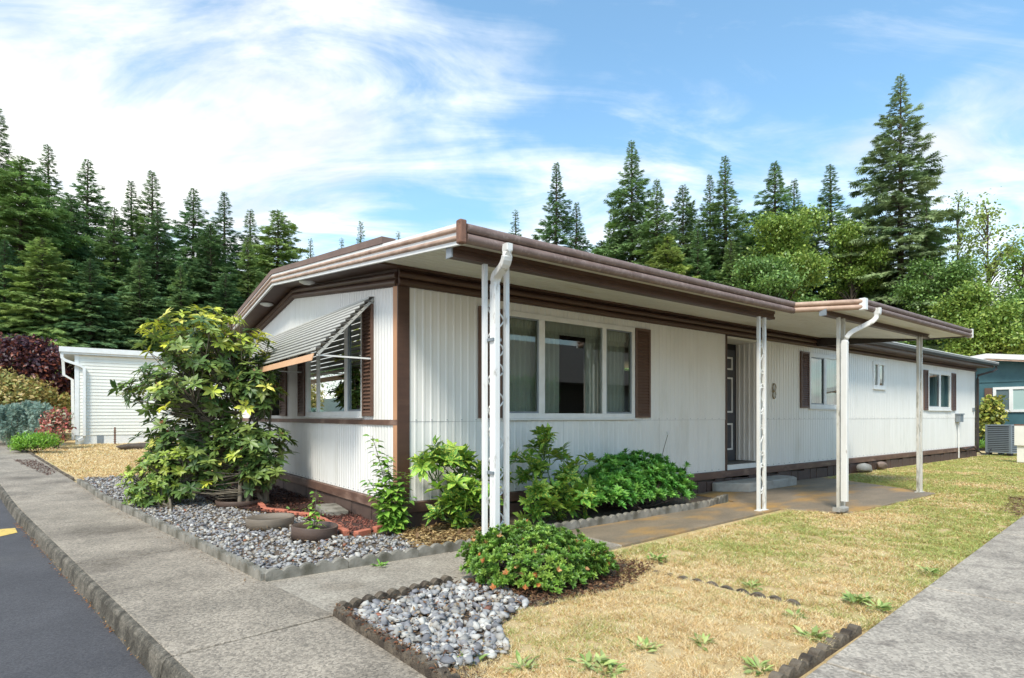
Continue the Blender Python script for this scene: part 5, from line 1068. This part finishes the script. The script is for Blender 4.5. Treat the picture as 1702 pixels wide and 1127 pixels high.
for kind, u, v, d, w in (('slim', -6, 180, 46, 1.2), ('pale', 36, 262, 36, 1.15), ('slim', 80, 243, 52, 1.1), ('broad', 146, 266, 46, 1.0), ('dark', 118, 330, 40, 1.0), ('slim', 218, 303, 50, 1.1), ('slim', 253, 286, 50, 1.15), ('broad', 190, 345, 40, 1.0), ('dark', 262, 352, 38, 1.0), ('broad', 322, 314, 44, 1.05), ('slim', 373, 320, 48, 1.1), ('dark', 350, 372, 40, 1.0), ('slim', 416, 350, 50, 1.2), ('broad', 412, 395, 42, 1.0), ('pale', 462, 350, 46, .95), ('dark', 232, 430, 33, 1.1), ('pale', 70, 395, 30, 1.1), ('dark', 150, 430, 31, 1.1), ('dark', 8, 400, 30, 1.0), ('broad', 300, 440, 34, 1.1), ('dark', 375, 455, 36, 1.2), ('dark', 470, 440, 40, 1.2), ('broad', 430, 470, 36, 1.2)):
    plant_conifer(kind, u, v, d, KL[kind]+' in the dense wood behind the cream outbuilding', w*(1.2 if d > 39 else 1.1))
for kind, u, v, d, w in (('spire', 516, 398, 60, 1.2), ('spire', 568, 398, 62, 1.1), ('spire', 600, 369, 60, 1.2), ('spire', 662, 387, 64, 1.1), ('spire', 640, 398, 66, 1.1)):
    plant_conifer(kind, u, v, d, 'distant conifer tip showing over the gable roof', w)
LR = 'conifer rising behind the white mobile home roof'
for kind, u, v, d, w in (('broad', 905, 420, 52, 1.1), ('dark', 1000, 400, 56, 1.2), ('broad', 1065, 400, 50, 1.1), ('pale', 1110, 390, 46, 1.0), ('slim', 1150, 340, 60, 1.2), ('dark', 1185, 400, 52, 1.2), ('broad', 1235, 350, 60, 1.1), ('slim', 1320, 300, 62, 1.1), ('pale', 1455, 400, 52, 1.0), ('broad', 1440, 330, 62, 1.0)):
    plant_conifer(kind, u, v, d, KL[kind]+' rising behind the white mobile home and its porch', w*1.08)
for kind, u, v, d, w in (('spire', 857, 352, 58, 1.2), ('slim', 925, 272, 56, 1.1), ('slim', 958, 338, 54, 1.1), ('broad', 1050, 236, 52, .95), ('slim', 1020, 330, 58, 1.0), ('broad', 1092, 300, 48, 1.0), ('dark', 1135, 308, 58, .8), ('slim', 1180, 292, 54, .95), ('slim', 1205, 262, 52, 1.15), ('broad', 1160, 380, 46, .9), ('broad', 1288, 270, 56, 1.15), ('slim', 1380, 276, 58, 1.3), ('broad', 1215, 390, 46, .9), ('dark', 1330, 340, 60, 1.0), ('dark', 1250, 380, 58, 1.0), ('dark', 1420, 380, 60, 1.2), ('broad', 1540, 330, 48, .75), ('dark', 980, 420, 60, 1.0), ('dark', 1470, 420, 56, 1.0), ('dark', 1590, 440, 64, 1.2), ('dark', 1660, 470, 64, 1.2), ('dark', 1120, 430, 56, 1.0)):
    plant_conifer(kind, u, v, d, KL[kind]+' rising behind the white mobile home and its porch', w*1.08)
plant_conifer('tall', 1497, 126, 50, 'tallest conifer with open drooping branches above the porch end', 1.05)
def deciduous(u, vtop, vbase, ru, depth, cols, label, n, L=.30, sparse=False, lobes=17):
    p = CAM+pdir(u)*depth; p[2] = -.05; k = depth/FPX; top = CAMH+(HZ-vtop)*k; bot = CAMH+(HZ-vbase)*k; root = thing('broadleaf_tree', p, label, 'tree', 'broadleaf trees behind the house'); els = []
    for i in range(lobes):
        z = bot+(top-bot)*(i+.6)/lobes*.92; wid = ru*k*(1-.55*abs((z-bot)/(top-bot)-.4)); a = rng.uniform(0, 6.28); r = wid*rng.uniform(.2, .85); els.append((np.array([p[0]+r*math.cos(a), p[1]+r*math.sin(a), z-.04*r]), (wid*rng.uniform(.28, .5), wid*rng.uniform(.28, .5), (top-bot)/lobes*rng.uniform(.9, 1.9))))
    if sparse: els = [(c, (e[0]*.8, e[1]*.8, e[2]*.8)) for c, e in els]
    cl, ax = ell_tips(els, n//14, .3); m = 14; tips = np.repeat(cl, m, 0)+rng.normal(size=(len(cl)*m, 3))*np.array([.42, .42, .22]); tone = np.repeat(rng.uniform(.75, 1.25, (len(cl), 1)), m, 0); c = np.clip(pal(cols, len(tips), .1)*tone, 0, 1); D = rand_unit(len(tips)); D[:, 2] -= .3
    Ls = L*rng.uniform(.6, 1.3, len(tips)); link('crown', leaves('crown', LEAF4, tips, D, rand_unit(len(tips))*.6+[0, 0, 1], Ls, Ls*.7, c, M_LEAF), root)
    mb = MB(); t = np.array([p[0], p[1], top*.93]); mb.tube([p, p*.5+t*.5+[.2, .1, 0], t], [.22, .13, .03], 7)
    for cc in cl[rng.choice(len(cl), min(60, len(cl)))]:
        zs = max(1.0, cc[2]-rng.uniform(1, 2.5)); s = np.array([p[0], p[1], min(zs, top*.9)]); mb.tube([s, (s+cc)/2+[0, 0, .25], cc], [.06, .04, .015], 4)
    link('trunk', mb.mesh('trunk', M_BARK), root)
LIME = [(146, 170, 80), (128, 156, 72), (164, 182, 92), (112, 142, 68)]; MID = [(112, 144, 74), (96, 128, 66), (126, 154, 82)]
deciduous(1305, 352, 520, 75, 44, LIME, 'rounded lime-green tree behind the porch roof', 30000, .22)
deciduous(1275, 430, 560, 60, 40, MID, 'mid-green tree below the lime crown behind the porch roof', 22000, .21)
deciduous(1415, 366, 480, 45, 50, LIME, 'lime-green crown beside the tallest conifer', 16000, .22)
deciduous(1560, 420, 640, 55, 44, MID, 'mid-green leafy tree at the foot of the tallest conifer', 26000, .22)
deciduous(1630, 470, 640, 60, 40, LIME, 'light green leafy tree behind the teal house roof', 28000, .21)
deciduous(1690, 480, 640, 50, 42, MID, 'leafy tree behind the teal house beside the frame edge', 20000, .21)
deciduous(1642, 325, 560, 52, 52, [(158, 176, 96), (140, 162, 84), (172, 186, 110)], 'thin sparse pale-leaved tree with sky showing through', 2800, .30, True, 10)
deciduous(1592, 312, 560, 32, 56, [(158, 176, 96), (140, 162, 84)], 'slender sparse tree beside the tallest conifer', 1500, .30, True, 10)
deciduous(1700, 400, 560, 30, 46, [(140, 168, 84), (126, 156, 76)], 'sparse light tree at the edge of the teal house', 2200, .28, True, 8)
